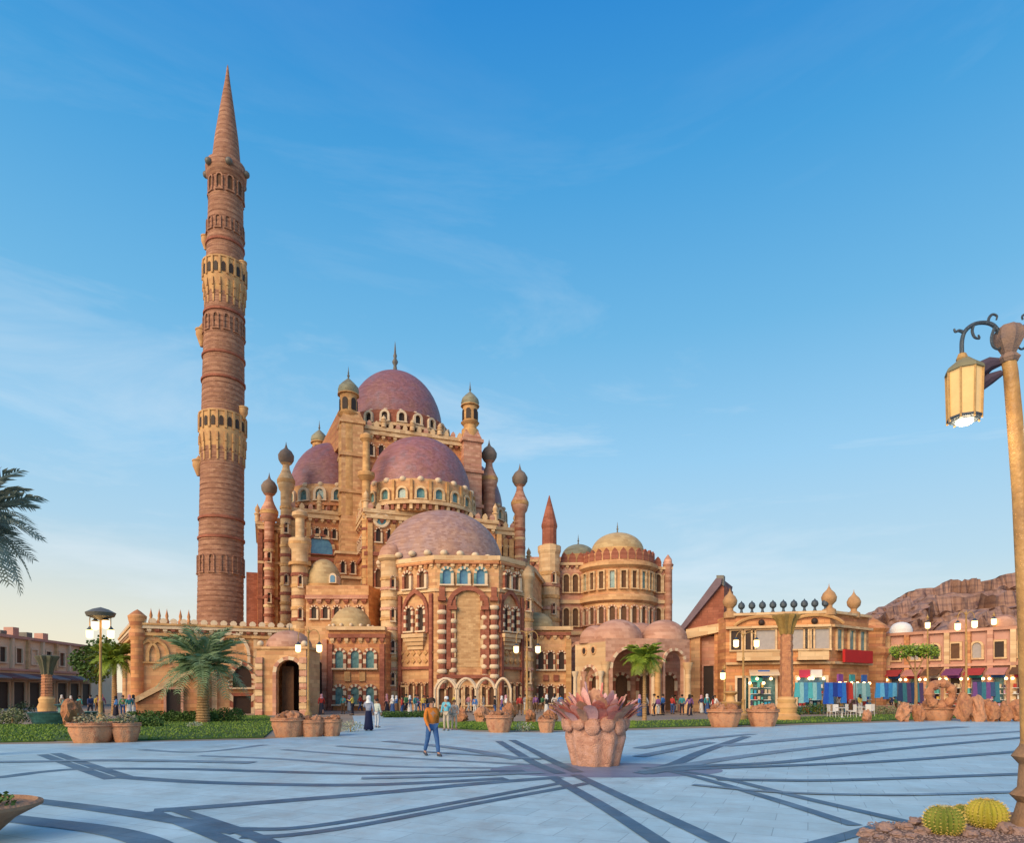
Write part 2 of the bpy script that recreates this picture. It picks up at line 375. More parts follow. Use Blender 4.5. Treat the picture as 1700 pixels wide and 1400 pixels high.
# plaza
PLZ = mat('pale blue grey stone paving', (.52, .71, .78), (.39, .57, .65), scale=.45, rough=.5, c3=(.47, .66, .73), bump=.08, detail=10, spec=.4)
edge = [gd(p, q) for p, q in [(-500, 1236), (-200, 1238), (0, 1237), (200, 1234), (430, 1229), (560, 1219), (590, 1206), (585, 1189), (720, 1189), (712, 1209), (790, 1216), (900, 1217), (1060, 1213), (1200, 1209), (1300, 1206), (1545, 1198), (1700, 1191), (2100, 1187)]]
poly = edge + [(60, -12), (-40, -12)]
ARENA = MB()
ARENA.add([(x, y, .008) for x, y in poly][::-1], [tuple(range(len(poly)))])
plaza = ARENA.build('plaza', PLZ, kind='structure')
def slab_joints(m):
    n, l = m.node_tree.nodes, m.node_tree.links; b = n['Principled BSDF']; src = b.inputs['Base Color'].links[0].from_socket
    t = n.new('ShaderNodeTexCoord'); mp_ = n.new('ShaderNodeMapping'); mp_.inputs['Rotation'].default_value = (0, 0, .42); l.new(t.outputs['Object'], mp_.inputs[0])
    bt = n.new('ShaderNodeTexBrick'); l.new(mp_.outputs[0], bt.inputs[0]); bt.offset = .5
    bt.inputs['Scale'].default_value = 1; bt.inputs['Brick Width'].default_value = .9; bt.inputs['Row Height'].default_value = .6; bt.inputs['Mortar Size'].default_value = .009; bt.inputs['Mortar Smooth'].default_value = .6
    bt.inputs['Color1'].default_value = (1, 1, 1, 1); bt.inputs['Color2'].default_value = (.86, .89, .9, 1); bt.inputs['Mortar'].default_value = (.55, .58, .62, 1)
    ns = n.new('ShaderNodeTexNoise'); ns.inputs['Scale'].default_value = .9; ns.inputs['Detail'].default_value = 12; ns.inputs['Roughness'].default_value = .75; l.new(t.outputs['Object'], ns.inputs[0])
    mr_ = n.new('ShaderNodeMapRange'); l.new(ns.outputs[0], mr_.inputs[0]); mr_.inputs[1].default_value = .35; mr_.inputs[2].default_value = .65; mr_.inputs[3].default_value = .66; mr_.inputs[4].default_value = 1.08
    m1 = n.new('ShaderNodeMix'); m1.data_type = 'RGBA'; m1.blend_type = 'MULTIPLY'; m1.inputs[0].default_value = 1; l.new(src, m1.inputs[6]); l.new(bt.outputs[0], m1.inputs[7])
    m2_ = n.new('ShaderNodeVectorMath'); m2_.operation = 'SCALE'; l.new(m1.outputs[2], m2_.inputs[0]); l.new(mr_.outputs[0], m2_.inputs['Scale']); l.new(m2_.outputs[0], b.inputs['Base Color'])
    mr2 = n.new('ShaderNodeMapRange'); l.new(ns.outputs[0], mr2.inputs[0]); mr2.inputs[1].default_value = .3; mr2.inputs[2].default_value = .7; mr2.inputs[3].default_value = .35; mr2.inputs[4].default_value = .7; l.new(mr2.outputs[0], b.inputs['Roughness'])
slab_joints(PLZ)
BAND = mat('slate blue paving strip', (.05, .12, .20), (.12, .22, .32), scale=1.1, rough=.5, bump=.08, detail=8)
BANDL = mat('mid grey paving strip', (.14, .23, .33), (.22, .34, .44), scale=1.5, rough=.5, bump=.08)
slab_joints(BAND); slab_joints(BANDL)
zb = [.012]
def smooth_line(pts, k=6):
    out = []
    for i in range(len(pts) - 1):
        p0, p1, p2, p3 = pts[max(i - 1, 0)], pts[i], pts[i + 1], pts[min(i + 2, len(pts) - 1)]
        for j in range(k):
            t = j / k
            out.append(tuple(.5 * ((2 * p1[d]) + (-p0[d] + p2[d]) * t + (2 * p0[d] - 5 * p1[d] + 4 * p2[d] - p3[d]) * t * t + (-p0[d] + 3 * p1[d] - 3 * p2[d] + p3[d]) * t ** 3) for d in (0, 1)))
    return out + [pts[-1]]
def strip(pix, w, m=None):
    pts = [Vector(gd(*p)) for p in smooth_line(pix)]
    vs_ = []; z = zb[0]; zb[0] += .0004
    for i, p in enumerate(pts):
        t = (pts[min(i + 1, len(pts) - 1)] - pts[max(i - 1, 0)]).normalized(); n = Vector((-t.y, t.x)) * w / 2
        vs_ += [(p.x + n.x, p.y + n.y, z), (p.x - n.x, p.y - n.y, z)]
    k = len(pts)
    return MB().add(vs_, [(2 * i, 2 * i + 1, 2 * i + 3, 2 * i + 2) for i in range(k - 1)]).build('paving_strip', m or BAND, plaza)
disc = []
for i in range(36):
    a = 2 * pi * i / 36; disc.append((2.35 + 2.9 * cos(a), 16.6 + 1.55 * sin(a), .011))
MB().add(disc, [tuple(range(36))]).build('paving_ring', mat('dusk blue paving', (.13, .17, .27), (.20, .25, .36), scale=1.1, rough=.5, bump=.08), plaza)
for pix, w, m in [
    ([(70, 1254), (125, 1274), (185, 1295)], .30, 0), ([(92, 1252), (150, 1272), (215, 1293)], .30, 0),
    ([(-100, 1300), (0, 1292), (70, 1283), (150, 1278), (330, 1279), (600, 1286), (870, 1281)], .42, 0),
    ([(190, 1291), (350, 1301), (600, 1305), (840, 1294)], .42, 0),
    ([(330, 1256), (470, 1262), (650, 1274), (880, 1277)], .32, 1),
    ([(235, 1246), (330, 1250), (440, 1238)], .35, 1),
    ([(470, 1246), (640, 1258), (880, 1271)], .32, 1),
    ([(255, 1348), (340, 1342), (600, 1321), (780, 1304), (930, 1292)], .40, 0),
    ([(400, 1392), (480, 1389), (600, 1372), (780, 1338), (945, 1308), (975, 1302)], .22, 0),
    ([(380, 1378), (480, 1378), (600, 1362), (780, 1330), (930, 1302)], .22, 0),
    ([(-100, 1318), (50, 1331), (170, 1346), (290, 1364), (400, 1384)], .36, 0),
    ([(-60, 1352), (60, 1366), (170, 1380), (240, 1398), (280, 1420)], .42, 0),
    ([(250, 1350), (310, 1372), (370, 1396), (420, 1420)], .24, 0), ([(290, 1346), (350, 1366), (430, 1394), (480, 1420)], .24, 0),
    ([(918, 1293), (945, 1308), (1010, 1346), (1075, 1388), (1110, 1412)], .26, 0), ([(955, 1288), (980, 1300), (1060, 1338), (1150, 1380), (1215, 1412)], .26, 0),
    ([(1070, 1276), (1148, 1290), (1280, 1328), (1420, 1373)], .24, 0), ([(1090, 1276), (1195, 1293), (1330, 1326), (1510, 1368)], .24, 0),
    ([(1340, 1408), (1400, 1392), (1480, 1368)], .24, 0),
    ([(828, 1232), (860, 1252), (890, 1270), (930, 1286)], .30, 0), ([(850, 1230), (885, 1248), (915, 1264), (960, 1284)], .30, 0),
    ([(1070, 1284), (1120, 1270), (1165, 1250), (1240, 1224)], .38, 0),
    ([(1070, 1283), (1140, 1272), (1230, 1258), (1340, 1244), (1480, 1230), (1720, 1214)], .5, 1),
    ([(1070, 1286), (1140, 1275), (1300, 1267), (1480, 1246), (1720, 1224)], .45, 0),
    ([(1060, 1286), (1140, 1279), (1330, 1272), (1500, 1264), (1720, 1247)], .42, 0),
    ([(1190, 1296), (1350, 1298), (1500, 1294), (1720, 1286)], .34, 0),
    ([(600, 1294), (760, 1290), (900, 1284)], .4, 1), ([(-100, 1268), (60, 1266), (200, 1264), (420, 1268)], .5, 1), ([(1200, 1240), (1400, 1222), (1600, 1208)], .7, 1), ([(1060, 1258), (1130, 1244), (1180, 1234)], .45, 1), ([(640, 1232), (760, 1244), (860, 1262)], .5, 1), ([(1150, 1305), (1300, 1318), (1500, 1322), (1720, 1316)], .22, 1), ([(1060, 1244), (1150, 1230), (1250, 1220)], .5, 1), ([(560, 1240), (680, 1248), (900, 1262)], .32, 1)]:
    strip(pix, w, [BAND, BANDL][m])

# lawns
LAWN = mat('lawn soil', (.04, .09, .015), (.07, .12, .025), scale=2, rough=1)
def lawn(name, pix, seed):
    P = [gd(*p) for p in pix]
    MB().prism(P, .004, .05).build('lawn', LAWN, kind='structure')
    kerb = MB()
    xs = [p[0] for p in P]; ys = [p[1] for p in P]; rnd = random.Random(seed); mb = MB(); n = 0; tries = 0
    def inside(x, y):
        c = False
        for i in range(len(P)):
            x1, y1 = P[i]; x2, y2 = P[i - 1]
            if (y1 > y) != (y2 > y) and x < (x2 - x1) * (y - y1) / (y2 - y1) + x1: c = not c
        return c
    while n < 9000 and tries < 60000:
        tries += 1
        x, y = rnd.uniform(min(xs), max(xs)), rnd.uniform(min(ys), max(ys))
        if not inside(x, y): continue
        a = rnd.uniform(0, pi); w = rnd.uniform(.02, .05); h = rnd.uniform(.03, .10); lx, ly = rnd.uniform(-.06, .06), rnd.uniform(-.06, .06)
        mb.add([(x - w * cos(a), y - w * sin(a), .045), (x + w * cos(a), y + w * sin(a), .045), (x + lx, y + ly, .05 + h)], [(0, 1, 2)]); n += 1
    g = mb.build('grass', mat('grass blade', (.11, .22, .03), (.2, .28, .05), scale=.6, rough=.8, bump=0), kind='stuff')
    g['label'] = name; g['category'] = 'grass'
lawn('strip of green lawn at the left edge of the plaza', [(-300, 1233), (0, 1234), (90, 1232), (90, 1205), (-300, 1204)], 1)
lawn('green lawn between the left planters and the date palm', [(90, 1231), (215, 1231), (438, 1226), (470, 1198), (440, 1189), (215, 1193), (90, 1204)], 2)
lawn('green lawn strip before the domed apse', [(715, 1208), (790, 1213), (900, 1214), (1055, 1210), (1055, 1199), (900, 1201), (740, 1199)], 3)
lawn('long green lawn strip in front of the shops on the right', [(1055, 1210), (1200, 1206), (1300, 1203), (1545, 1195), (1700, 1188), (2000, 1184), (2000, 1179), (1700, 1182), (1500, 1186), (1300, 1193), (1055, 1199)], 4)

# hills, right background
def hills():
    rnd = random.Random(3); prof = [(1380, 1060), (1430, 1030), (1470, 1005), (1490, 992), (1505, 981), (1545, 977), (1590, 971), (1632, 966), (1660, 958), (1700, 948), (1780, 938), (1900, 930), (2050, 960), (2200, 1020), (2400, 1080)]
    nx, ny = 300, 60; vs_ = []; fs = []
    from mathutils import noise
    for j in range(ny):
        t = j / (ny - 1)
        for i in range(nx):
            px = 1360 + (2400 - 1360) * i / (nx - 1)
            k = next((q for q in range(len(prof) - 1) if prof[q + 1][0] >= px), len(prof) - 2)
            f = max(0, (px - prof[k][0]) / (prof[k + 1][0] - prof[k][0])); topy = prof[k][1] + (prof[k + 1][1] - prof[k][1]) * f
            Yt = 230; zt = zp(topy, Yt); xb = xp(px, Yt)
            Y = 150 + (Yt - 150) * t
            sh = t ** .6 if t < .86 else 1
            st = math.floor(sh * 6 + noise.noise((px * .01, t * 2, 5))) / 6 * .7 + sh * .3
            z = zt * max(0, min(1, st)) if t < .97 else zt
            d = noise.noise((xb * .05, Y * .05, z * .12)) * 6 + noise.noise((xb * .16, Y * .2, z * .4)) * 4 + noise.noise((xb * .5, Y * .5, z * 1.2)) * 2.4
            vs_.append((xb + d * .5, Y + d * (1 if 0 < j < ny - 1 else 0), max(-.5, z + (noise.noise((xb * .2, Y * .2, 2)) * 2.6 * min(1, t * 3) if t < .97 else noise.noise((xb * .15, 9, 2)) * .8))))
    for i in range(nx):                                    # back slope
        v = vs_[(ny - 1) * nx + i]; vs_.append((v[0], v[1] + 60, v[2] * .6))
    for i in range(nx):
        v = vs_[ny * nx + i]; vs_.append((v[0], v[1] + 60, -.5))
    for j in range(ny + 1):
        for i in range(nx - 1): a = j * nx + i; fs.append((a, a + 1, a + nx + 1, a + nx))
    MB().add(vs_, fs).build('hills', mat('purple brown cliff rock', (.30, .17, .14), (.11, .065, .07), scale=.3, c3=(.33, .20, .15), bump=1, detail=14, fine=1.6, stripes=(2.3, (.15, .09, .09), .3, .45)), kind='structure')
    return
hills()

# ================================================================== MOSQUE
OX, OY, TH = -17.2, 102.0, radians(20.5)
def L(u, v): return (OX + u * cos(TH) + v * sin(TH), OY + u * sin(TH) - v * cos(TH))
mosque = thing('mosque', 'great sandstone mosque with tiered plum coloured domes, turrets and a striped apse', 'mosque', (OX, OY, 0))
def block(u0, u1, v0, v1, z0, z1, m, name='wall'):
    return MB().prism([L(u0, v0), L(u1, v0), L(u1, v1), L(u0, v1)], z0, z1).build(name, m, mosque)
def cornice(u0, u1, v0, v1, z, h=.5, o=.4, m=None):
    mb = MB()
    mb.prism([L(u0 - o, v0 - o), L(u1 + o, v0 - o), L(u1 + o, v1 + o), L(u0 - o, v1 + o)], z, z + h)
    mb.prism([L(u0 - o * .5, v0 - o * .5), L(u1 + o * .5, v0 - o * .5), L(u1 + o * .5, v1 + o * .5), L(u0 - o * .5, v1 + o * .5)], z - h * .6, z - .002)
    return mb.build('cornice', m or SANDL, mosque)
def fwall(u0, u1, v): return Wall(L(u0, v), L(u1, v))
def lwall(u, v0, v1): return Wall(L(u, v0), L(u, v1))       # left face, from the back (v0) to the front (v1)

# core
block(-8.5, 8.5, -8.5, 8.5, 0, 38.6, ORNG); cornice(-8.5, 8.5, -8.5, 8.5, 38.4, .5, .4)
cf = fwall(-8.5, 8.5, 8.5); corbels(mosque, cf, 0, cf.L, 37.2, .9, .8, .5)
cl_ = lwall(-8.5, -8.5, 8.5); corbels(mosque, cl_, 0, cl_.L, 37.2, .9, .8, .5)
c0 = L(-.8, 0)
MB().lathe([(8.1, 38.8), (8.1, 42.0)], 48, (c0[0], c0[1], 0)).build('drum', REDB, mosque, True)
corbel_ring(mosque, c0, 8.1, 39.0, 1.0, 56, .5)
for i in range(22):
    a = 2 * pi * (i + .5) / 22
    window(mosque, lambda n, me, a=a: put_ring(n, me, mosque, c0, 8.08, a, 40.3), .8, 1.25, 'round', .3, (CREAM,), DARK, .4)
dome(mosque, c0, 42.1, 7.2, 8.8, DOME, 1.75, 22, .42)
for (u, v, zt, r) in [(-8.8, 8.6, 46.8, 1.3), (8.6, 8.6, 47.6, 1.2), (-11.4, -8.0, 45.4, 1.2), (8.6, -8.6, 46.6, .95)]:
    turret(mosque, L(u, v), 26 if v > 0 else 30, zt, r, DOMEG, GOLD)
# round corner towers beneath the front turrets
for (u, v, r, zt, m) in [(-8.4, 8.4, 1.45, 39.2, SAND), (8.6, 8.6, 1.35, 38.9, PINK), (-11.4, -8.0, 1.3, 37.6, ORNG)]:
    c = L(u, v); mb = MB()
    mb.box((c[0], c[1], zt / 2 + 8), (2 * r, 2 * r, zt - 16), TH)
    for zz in (zt - 10, zt - 5, zt - .5): mb.box((c[0], c[1], zz), (2 * r + .5, 2 * r + .5, .45), TH)
    mb.box((c[0], c[1], zt + .5), (2 * r, 2 * r, 1.2), TH, 0, .7)
    mb.build('corner_tower', m, mosque)
# sloping buttress from left front turret to the rear left one
bw = MB(); A, B_ = L(-8.9, 8.0), L(-11.4, -7.2); w_ = 1.0
bw.add([(A[0] - w_, A[1], 36), (A[0] + w_, A[1], 36), (B_[0] + w_, B_[1], 36), (B_[0] - w_, B_[1], 36), (A[0] - w_, A[1], 41.2), (A[0] + w_, A[1], 41.2), (B_[0] + w_, B_[1], 38.6), (B_[0] - w_, B_[1], 38.6)],
       [(3, 2, 1, 0), (4, 5, 6, 7), (0, 1, 5, 4), (1, 2, 6, 5), (2, 3, 7, 6), (3, 0, 4, 7)]).build('buttress', ORNG, mosque)
# slender golden column in front of the left corner tower
c = (xp(608, 84), 84)
MB().lathe([(.55, 4), (.55, zp(800, 84)), (1.1, zp(792, 84)), (1.1, zp(786, 84)), (.5, zp(784, 84)), (.45, zp(735, 84)), (.8, zp(730, 84)), (.8, zp(724, 84)), (.1, zp(718, 84))], 12, (c[0], c[1], 0)).build('column', GOLD, mosque, True)

# front half dome block
block(-7.6, 9.6, 8.5, 17, 0, 24.6, ORNG); cornice(-7.6, 9.6, 8.6, 17, 24.6, .5, .4)
df = fwall(-7.6, 9.6, 17); dl = lwall(-7.6, 8.5, 17)
corbels(mosque, df, 0, df.L, 23.4, .9, .75, .4); corbels(mosque, dl, 0, dl.L, 23.4, .9, .75, .4)
c2 = L(.5, 11.3)
MB().lathe([(7.4, 25.1), (7.4, 29.2)], 48, (c2[0], c2[1], 0)).build('drum', SAND, mosque, True)
corbel_ring(mosque, c2, 7.4, 25.2, 1.1, 60, .6)
for i in range(20):
    a = 2 * pi * (i + .5) / 20
    window(mosque, lambda n, me, a=a: put_ring(n, me, mosque, c2, 7.38, a, 26.6), 1.0, 1.3, 'round', .28, (SANDL,), TEAL, .35)
    if i % 1 == 0: put_ring('blind_pilaster', WCACHE.setdefault('bp', MB().box((0, -.1, 1.3), (.35, .4, 2.6)).mesh('blind_pilaster', GOLD)), mosque, c2, 7.4, a + pi / 20, 26.4)
dome(mosque, c2, 29.2, 7.0, 7.6, DOME, 0, 20, .45, p=.9)
# front wall relief: round windows, blind arch, pilasters
def round_window(wall, a, z, r, pane=TEAL, fr=CREAM):
    mb = MB(); mb.tube([(r * cos(2 * pi * i / 20), -.05, r * sin(2 * pi * i / 20)) for i in range(21)], .14 + r * .12, 6)
    key = ('rw', r)
    if key not in WCACHE:
        pn = MB().slab([(r * cos(2 * pi * i / 20), r * sin(2 * pi * i / 20)) for i in range(20)][::-1][::-1], -.08, 0)
        WCACHE[key] = (mb.mesh('round_window', fr, True), pn.mesh('pane', pane))
    ob = put('round_window', WCACHE[key][0], mosque, wall, a, z, .02); inst('pane', WCACHE[key][1], ob, (0, 0, 0)); return ob
for px, py in [(633, 864), (797, 882)]:
    a, z = df.px(px, py); round_window(df, a, z, .85)
for px in (614, 652, 828):
    a, z = df.px(px); mb = MB(); df.box(mb, a - .3, a + .3, 10, 23.3, 0, .3); mb.build('pilaster', GOLD, mosque)
mb = MB(); df.box(mb, 0, df.L, 19.2, 19.7, 0, .25); dl.box(mb, 0, dl.L, 19.2, 19.7, 0, .25); mb.build('string_course', REDB, mosque)
for a in (3.0, 6.0): window(mosque, lambda n, me, a=a: put(n, me, mosque, dl, a, 13), .9, 3.2, 'pointed', .25, (SANDL,), DARK)

# left and right half dome blocks
for sgn in (-1, 1):
    u0, u1 = (-16.5, -8.5) if sgn < 0 else (8.5, 16.5)
    block(u0, u1, -8, 6.5, 0, 26.6, ORNG if sgn < 0 else PINK); cornice(u0, u1, -8, 6.5, 26.6, .5, .35)
    ff = fwall(u0, u1, 6.5); corbels(mosque, ff, 0, ff.L, 25.4, .9, .75, .4)
    ll = lwall(u0, -8, 6.5) if sgn < 0 else Wall(L(u1, 6.5), L(u1, -8)); corbels(mosque, ll, 0, ll.L, 25.4, .9, .75, .4)
    cc = L(10.0 * sgn, 0)
    MB().lathe([(6.7, 27.1), (6.7, 30.9)], 44, (cc[0], cc[1], 0)).build('drum', SAND, mosque, True)
    corbel_ring(mosque, cc, 6.7, 27.2, 1.0, 54, .5, [REDB, ORNG])
    for i in range(18):
        a = 2 * pi * (i + .5) / 18
        window(mosque, lambda n, me, a=a: put_ring(n, me, mosque, cc, 6.68, a, 28.6), 1.1, 1.5, 'round', .35, (CREAM,), TEAL, .4)
    dome(mosque, cc, 30.9, 6.3, 7.8, DOME, 0, 18, .42, p=.95)
    for a in [ll.L * k / 5 for k in range(6)]:
        mb = MB(); ll.box(mb, max(0, a - .35), min(ll.L, a + .35), 0, 25.3, 0, .45); mb.build('pilaster', GOLD, mosque)
    if sgn < 0:                                             # the big blue lunette
        a, z = ff.px(531, 921)
        window(mosque, lambda n, me: put(n, me, mosque, ff, a, z), 3.4, 2.5, 'round', .35, (REDB, SANDL), BLUEG, .4, 'lunette_window')
        for px in (487, 512, 566, 592):
            a, z = ff.px(px); mb = MB(); ff.box(mb, a - .3, a + .3, 0, 25.3, 0, .35); mb.build('pilaster', GOLD if px < 560 else SANDL, mosque)
        a, z = ff.px(585, 912); window(mosque, lambda n, me: put(n, me, mosque, ff, a, z), .9, 2.4, 'pointed', .25, (SANDL,), DARK)
        mb = MB(); ff.box(mb, 0, ff.L, 20.0, 20.5, 0, .5); mb.build('string_course', REDB, mosque)
    else:
        for px in (846, 852): pass
# outer masses
block(-20.5, -16.5, -10, 2, 0, 25.5, ORNG); cornice(-20.5, -16.5, -10, 2, 25.5, .4, .3)
ff = fwall(-20.5, -16.5, 2); corbels(mosque, ff, 0, ff.L, 24.4, .8, .7, .4)
for a in (.35, 1.35, 2.4, 3.5):
    mb = MB(); ff.box(mb, a - .3, a + .3, 0, 24.3, 0, .5); mb.build('pilaster', GOLD if a > 1 else REDB, mosque)
window(mosque, lambda n, me: put(n, me, mosque, ff, 1.88, 9), .45, 13, 'round', .12, (REDB,), DARK, .2)
block(-22, -20.5, -10, .5, 0, 19, REDB)
block(16.5, 20.5, -10, 2, 0, 22.5, PINK); cornice(16.5, 20.5, -10, 2, 22.5, .4, .3)
ff = fwall(16.5, 20.5, 2); corbels(mosque, ff, 0, ff.L, 21.4, .8, .7, .4)
for a in (.4, 2.2, 3.6):
    mb = MB(); ff.box(mb, a - .3, a + .3, 0, 21.3, 0, .4); mb.build('pilaster', SAND, mosque)
ff = fwall(8.5, 16.5, 6.5)
for px in (838, 848):
    a, z = ff.px(px); mb = MB(); ff.box(mb, a - .35, a + .35, 0, 25.3, 0, .35); mb.build('pilaster', GOLD, mosque)
# shoulder turrets with bulb caps
for (px, Y, pytop, pybase, r, body) in [(475, 90.1, 737, 850, .85, SANDL), (447, 93, 788, 880, .75, PINK), (812, 99.6, 733, 850, .95, PINK), (863, 101.5, 773, 930, .85, PINK)]:
    k_ = Y / FPX; t0 = zp(pytop, Y)
    def pr(pts): return [(w * k_, t0 - d * k_) for w, d in pts]
    st_ = MB().lathe([(9 * k_ * (r / .85), 0)] + pr([(9 * r / .85, 80), (12, 76), (14, 68), (14, 60), (9, 50), (6, 42), (5.5, 36), (9, 33)]), 12, (xp(px, Y), Y, 0)).build('turret', body, mosque, True)
    MB().lathe(pr([(9, 33), (12.5, 27), (13, 20), (9, 13), (3, 8), (2.2, 6), (1, 2), (0, -4)]), 12, (xp(px, Y), Y, 0)).build('cap', mat('weathered bulb stone', (.26, .19, .15), (.16, .13, .11), scale=1.5), st_, True)
    MB().lathe(pr([(14.6, 67), (14.8, 61)]), 12, (xp(px, Y), Y, 0)).build('band', GOLD, st_, True)
# crenellations, window rows and pinnacles on the tiers
cren = MB().slab([(.26, 0), (.34, .3), (.2, .62), (0, .8), (-.2, .62), (-.34, .3), (-.26, 0)], -.12, .2).mesh('merlon', PINK)
cren2 = MB().slab([(.26, 0), (.34, .3), (.2, .62), (0, .8), (-.2, .62), (-.34, .3), (-.26, 0)], -.12, .2).mesh('merlon', SANDL)
def cren_row(wall, z, out=.2, pitch=1.0, mats_=(0, 1)):
    n = max(1, int(wall.L / pitch))
    for i in range(n): put('merlon', (cren, cren2)[i % 2], mosque, wall, (i + .5) * wall.L / n, z, out)
def win_row(wall, a0, a1, z, n, w=.6, h=1.5, kind='round', pn=None, fr=None, fw=.18):
    for i in range(n):
        a = a0 + (i + .5) * (a1 - a0) / n
        window(mosque, lambda nn, me, a=a: put(nn, me, mosque, wall, a, z), w, h, kind, fw, fr or (CREAM, REDB), pn or DARK, .28)
cren_row(cf, 38.9); cren_row(cl_, 38.9)
win_row(cf, 2, cf.L - 2, 34.8, 9, .7, 1.6)
win_row(cl_, 2, cl_.L - 2, 34.8, 6, .7, 1.6)
cren_row(df, 25.1); cren_row(dl, 25.1)
win_row(df, .8, df.L - .8, 21.0, 11, .62, 1.7, 'pointed')
win_row(dl, .8, dl.L - .8, 20.6, 5, .62, 1.7, 'pointed')
win_row(df, .8, 5.0, 15.2, 3, .7, 2.4, 'pointed', WOOD)
bf_ = fwall(-16.5, -8.5, 6.5); cren_row(bf_, 27.1, .15); bl_ = lwall(-16.5, -8, 6.5); cren_row(bl_, 27.1, .15)
win_row(bf_, .9, bf_.L - .3, 23.3, 6, .5, 1.3, 'round')
win_row(bl_, .6, bl_.L - .6, 21.0, 6, .6, 2.2, 'pointed')
for a in [k * .95 + .5 for k in range(8)]:
    mb = MB(); bf_.box(mb, a - .1, a + .1, 9, 19.8, 0, .22); mb.build('rib', [REDB, GOLD][int(a * 2) % 2], mosque)
br_ = fwall(8.5, 16.5, 6.5); cren_row(br_, 27.1, .15)
win_row(br_, 3.5, br_.L - .5, 22.6, 4, .55, 1.6); win_row(br_, 3.5, br_.L - .5, 18.0, 4, .6, 2.6, 'pointed')
ol_ = fwall(-20.5, -16.5, 2); cren_row(ol_, 25.9, .1, .8); cren_row(fwall(16.5, 20.5, 2), 22.9, .1, .8)
win_row(fwall(16.5, 20.5, 2), .3, 4, 18.2, 3, .5, 2.0)
for zz in (6, 10.5, 15, 20):
    mb = MB(); ol_.box(mb, 0, ol_.L, zz, zz + .35, 0, .55); bl_.box(mb, 0, bl_.L, zz, zz + .35, 0, .5); bf_.box(mb, 0, bf_.L, zz - .9, zz - .6, 0, .4); mb.build('string_course', [SANDL, REDB][int(zz) % 2], mosque)
def pinnacle(x, y, z, h=2.4, r=.36, m=None):
    MB().lathe([(r, 0), (r, h * .35), (r * 1.3, h * .38), (r * 1.3, h * .44), (r * .7, h * .48), (r * 1.05, h * .62), (r * .8, h * .76), (r * .2, h * .9), (0, h)], 10, (x, y, z)).build('pinnacle', m or SANDL, mosque, True)
for (u, v, z) in [(-7.6, 17, 25.0), (9.6, 17, 25.0), (1, 17.2, 25.0), (-16.5, 6.5, 27), (-12.5, 6.6, 27), (12.5, 6.6, 27), (16.5, 6.5, 27), (-20.5, 2, 25.9), (20.5, 2, 22.9), (-4, 8.8, 38.9), (4, 8.8, 38.9), (0, 8.9, 38.9), (-7.6, 12.6, 25.0)]:
    p_ = L(u, v); pinnacle(p_[0], p_[1], z, 2.6 if z < 30 else 1.8)
# stepped flank between the left block and the front block
for k, (u0, u1, v, z) in enumerate([(-10.6, -7.6, 10.5, 20.5), (-10.0, -7.6, 12.8, 16.8), (-9.4, -7.6, 15.0, 13.2)]):
    block(u0, u1, 6.5, v, 0, z, [ORNG, SAND, ORNG][k], 'buttress'); w_ = fwall(u0, u1, v)
    mb = MB(); w_.box(mb, -.2, w_.L, z, z + .35, -1.5, .3); mb.build('coping', SANDL, mosque)
    win_row(w_, .2, w_.L - .2, z - 2.6, 2, .5, 1.6, 'pointed')
# ---- apse
AP = [(xp(637, 76), 76), (xp(662, 72.5), 72.5), (xp(722, 70), 70), (xp(828, 70.3), 70.3), (xp(868, 73.5), 73.5), (xp(884, 77), 77)]
apoly = AP + [(AP[-1][0] + 2, 88), (AP[0][0] - 2, 86)]
MB().prism(apoly, 0, 15.9).build('apse_wall', SAND, mosque)
def scale_poly(P, c, d):
    out = []
    for x, y in P:
        v = Vector((x - c[0], y - c[1])); v = v * (1 + d / v.length); out.append((c[0] + v.x, c[1] + v.y))
    return out
MB().prism(scale_poly(apoly, (-6.5, 80), .35), 15.902, 16.4).build('cornice', SANDL, mosque); MB().prism(scale_poly(apoly, (-6.5, 80), .2), 12.6, 12.95).build('string_course', SANDL, mosque)
c3 = (xp(735, 78), 78)
dome(mosque, c3, 16.5, 7.1, 6.6, DOME3, 0, 0, p=.93)
bm = MB().ball((0, 0, 0), .42, 10, 6, 0, .8).mesh('bead', CREAM, True)
for i in range(26):
    a = 2 * pi * i / 26; put_ring('bead', bm, mosque, c3, 7.3, a, 16.85)
w_l, w_c, w_r = Wall(AP[1], AP[2]), Wall(AP[2], AP[3]), Wall(AP[3], AP[4])
w_e, w_re = Wall(AP[0], AP[1]), Wall(AP[4], AP[5])
for w_ in (w_l, w_c, w_r, w_e, w_re): corbels(mosque, w_, 0, w_.L, 15.1, .8, .7, .3, [SANDL, ORNG])
# clerestory windows under the dome
for px in (742, 770, 798):
    a, _ = w_c.px(px)
    window(mosque, lambda n, me, a=a: put(n, me, mosque, w_c, a, 13.35), .85, 1.6, 'round', .3, (CREAM, TEAL), BLUEG, .35)
for wl_, pxs in ((w_l, (678, 703)), (w_r, (841, 856)), (w_e, (650,)), (w_re, (876,))):
    for px in pxs:
        a, _ = wl_.px(px)
        window(mosque, lambda n, me, a=a, wl_=wl_: put(n, me, mosque, wl_, a, 13.1), .7, 1.75, 'round', .3, (CREAM, REDB), WOOD, .35)
# central arched panel
aC, _ = w_c.px(777)
panel_m = mat('herringbone panel', (.66, .43, .22), (.54, .33, .16), scale=1.5, course=.22, mortar=.72)
window(mosque, lambda n, me: put(n, me, mosque, w_c, aC, zp(1108, 70)), 2.6, zp(978, 70) - zp(1108, 70), 'round', .45, (SANDL, REDB), panel_m, .3, 'arched_panel', 7, False)
mb = MB()
for k, w in ((0, 4.4), ):
    pass
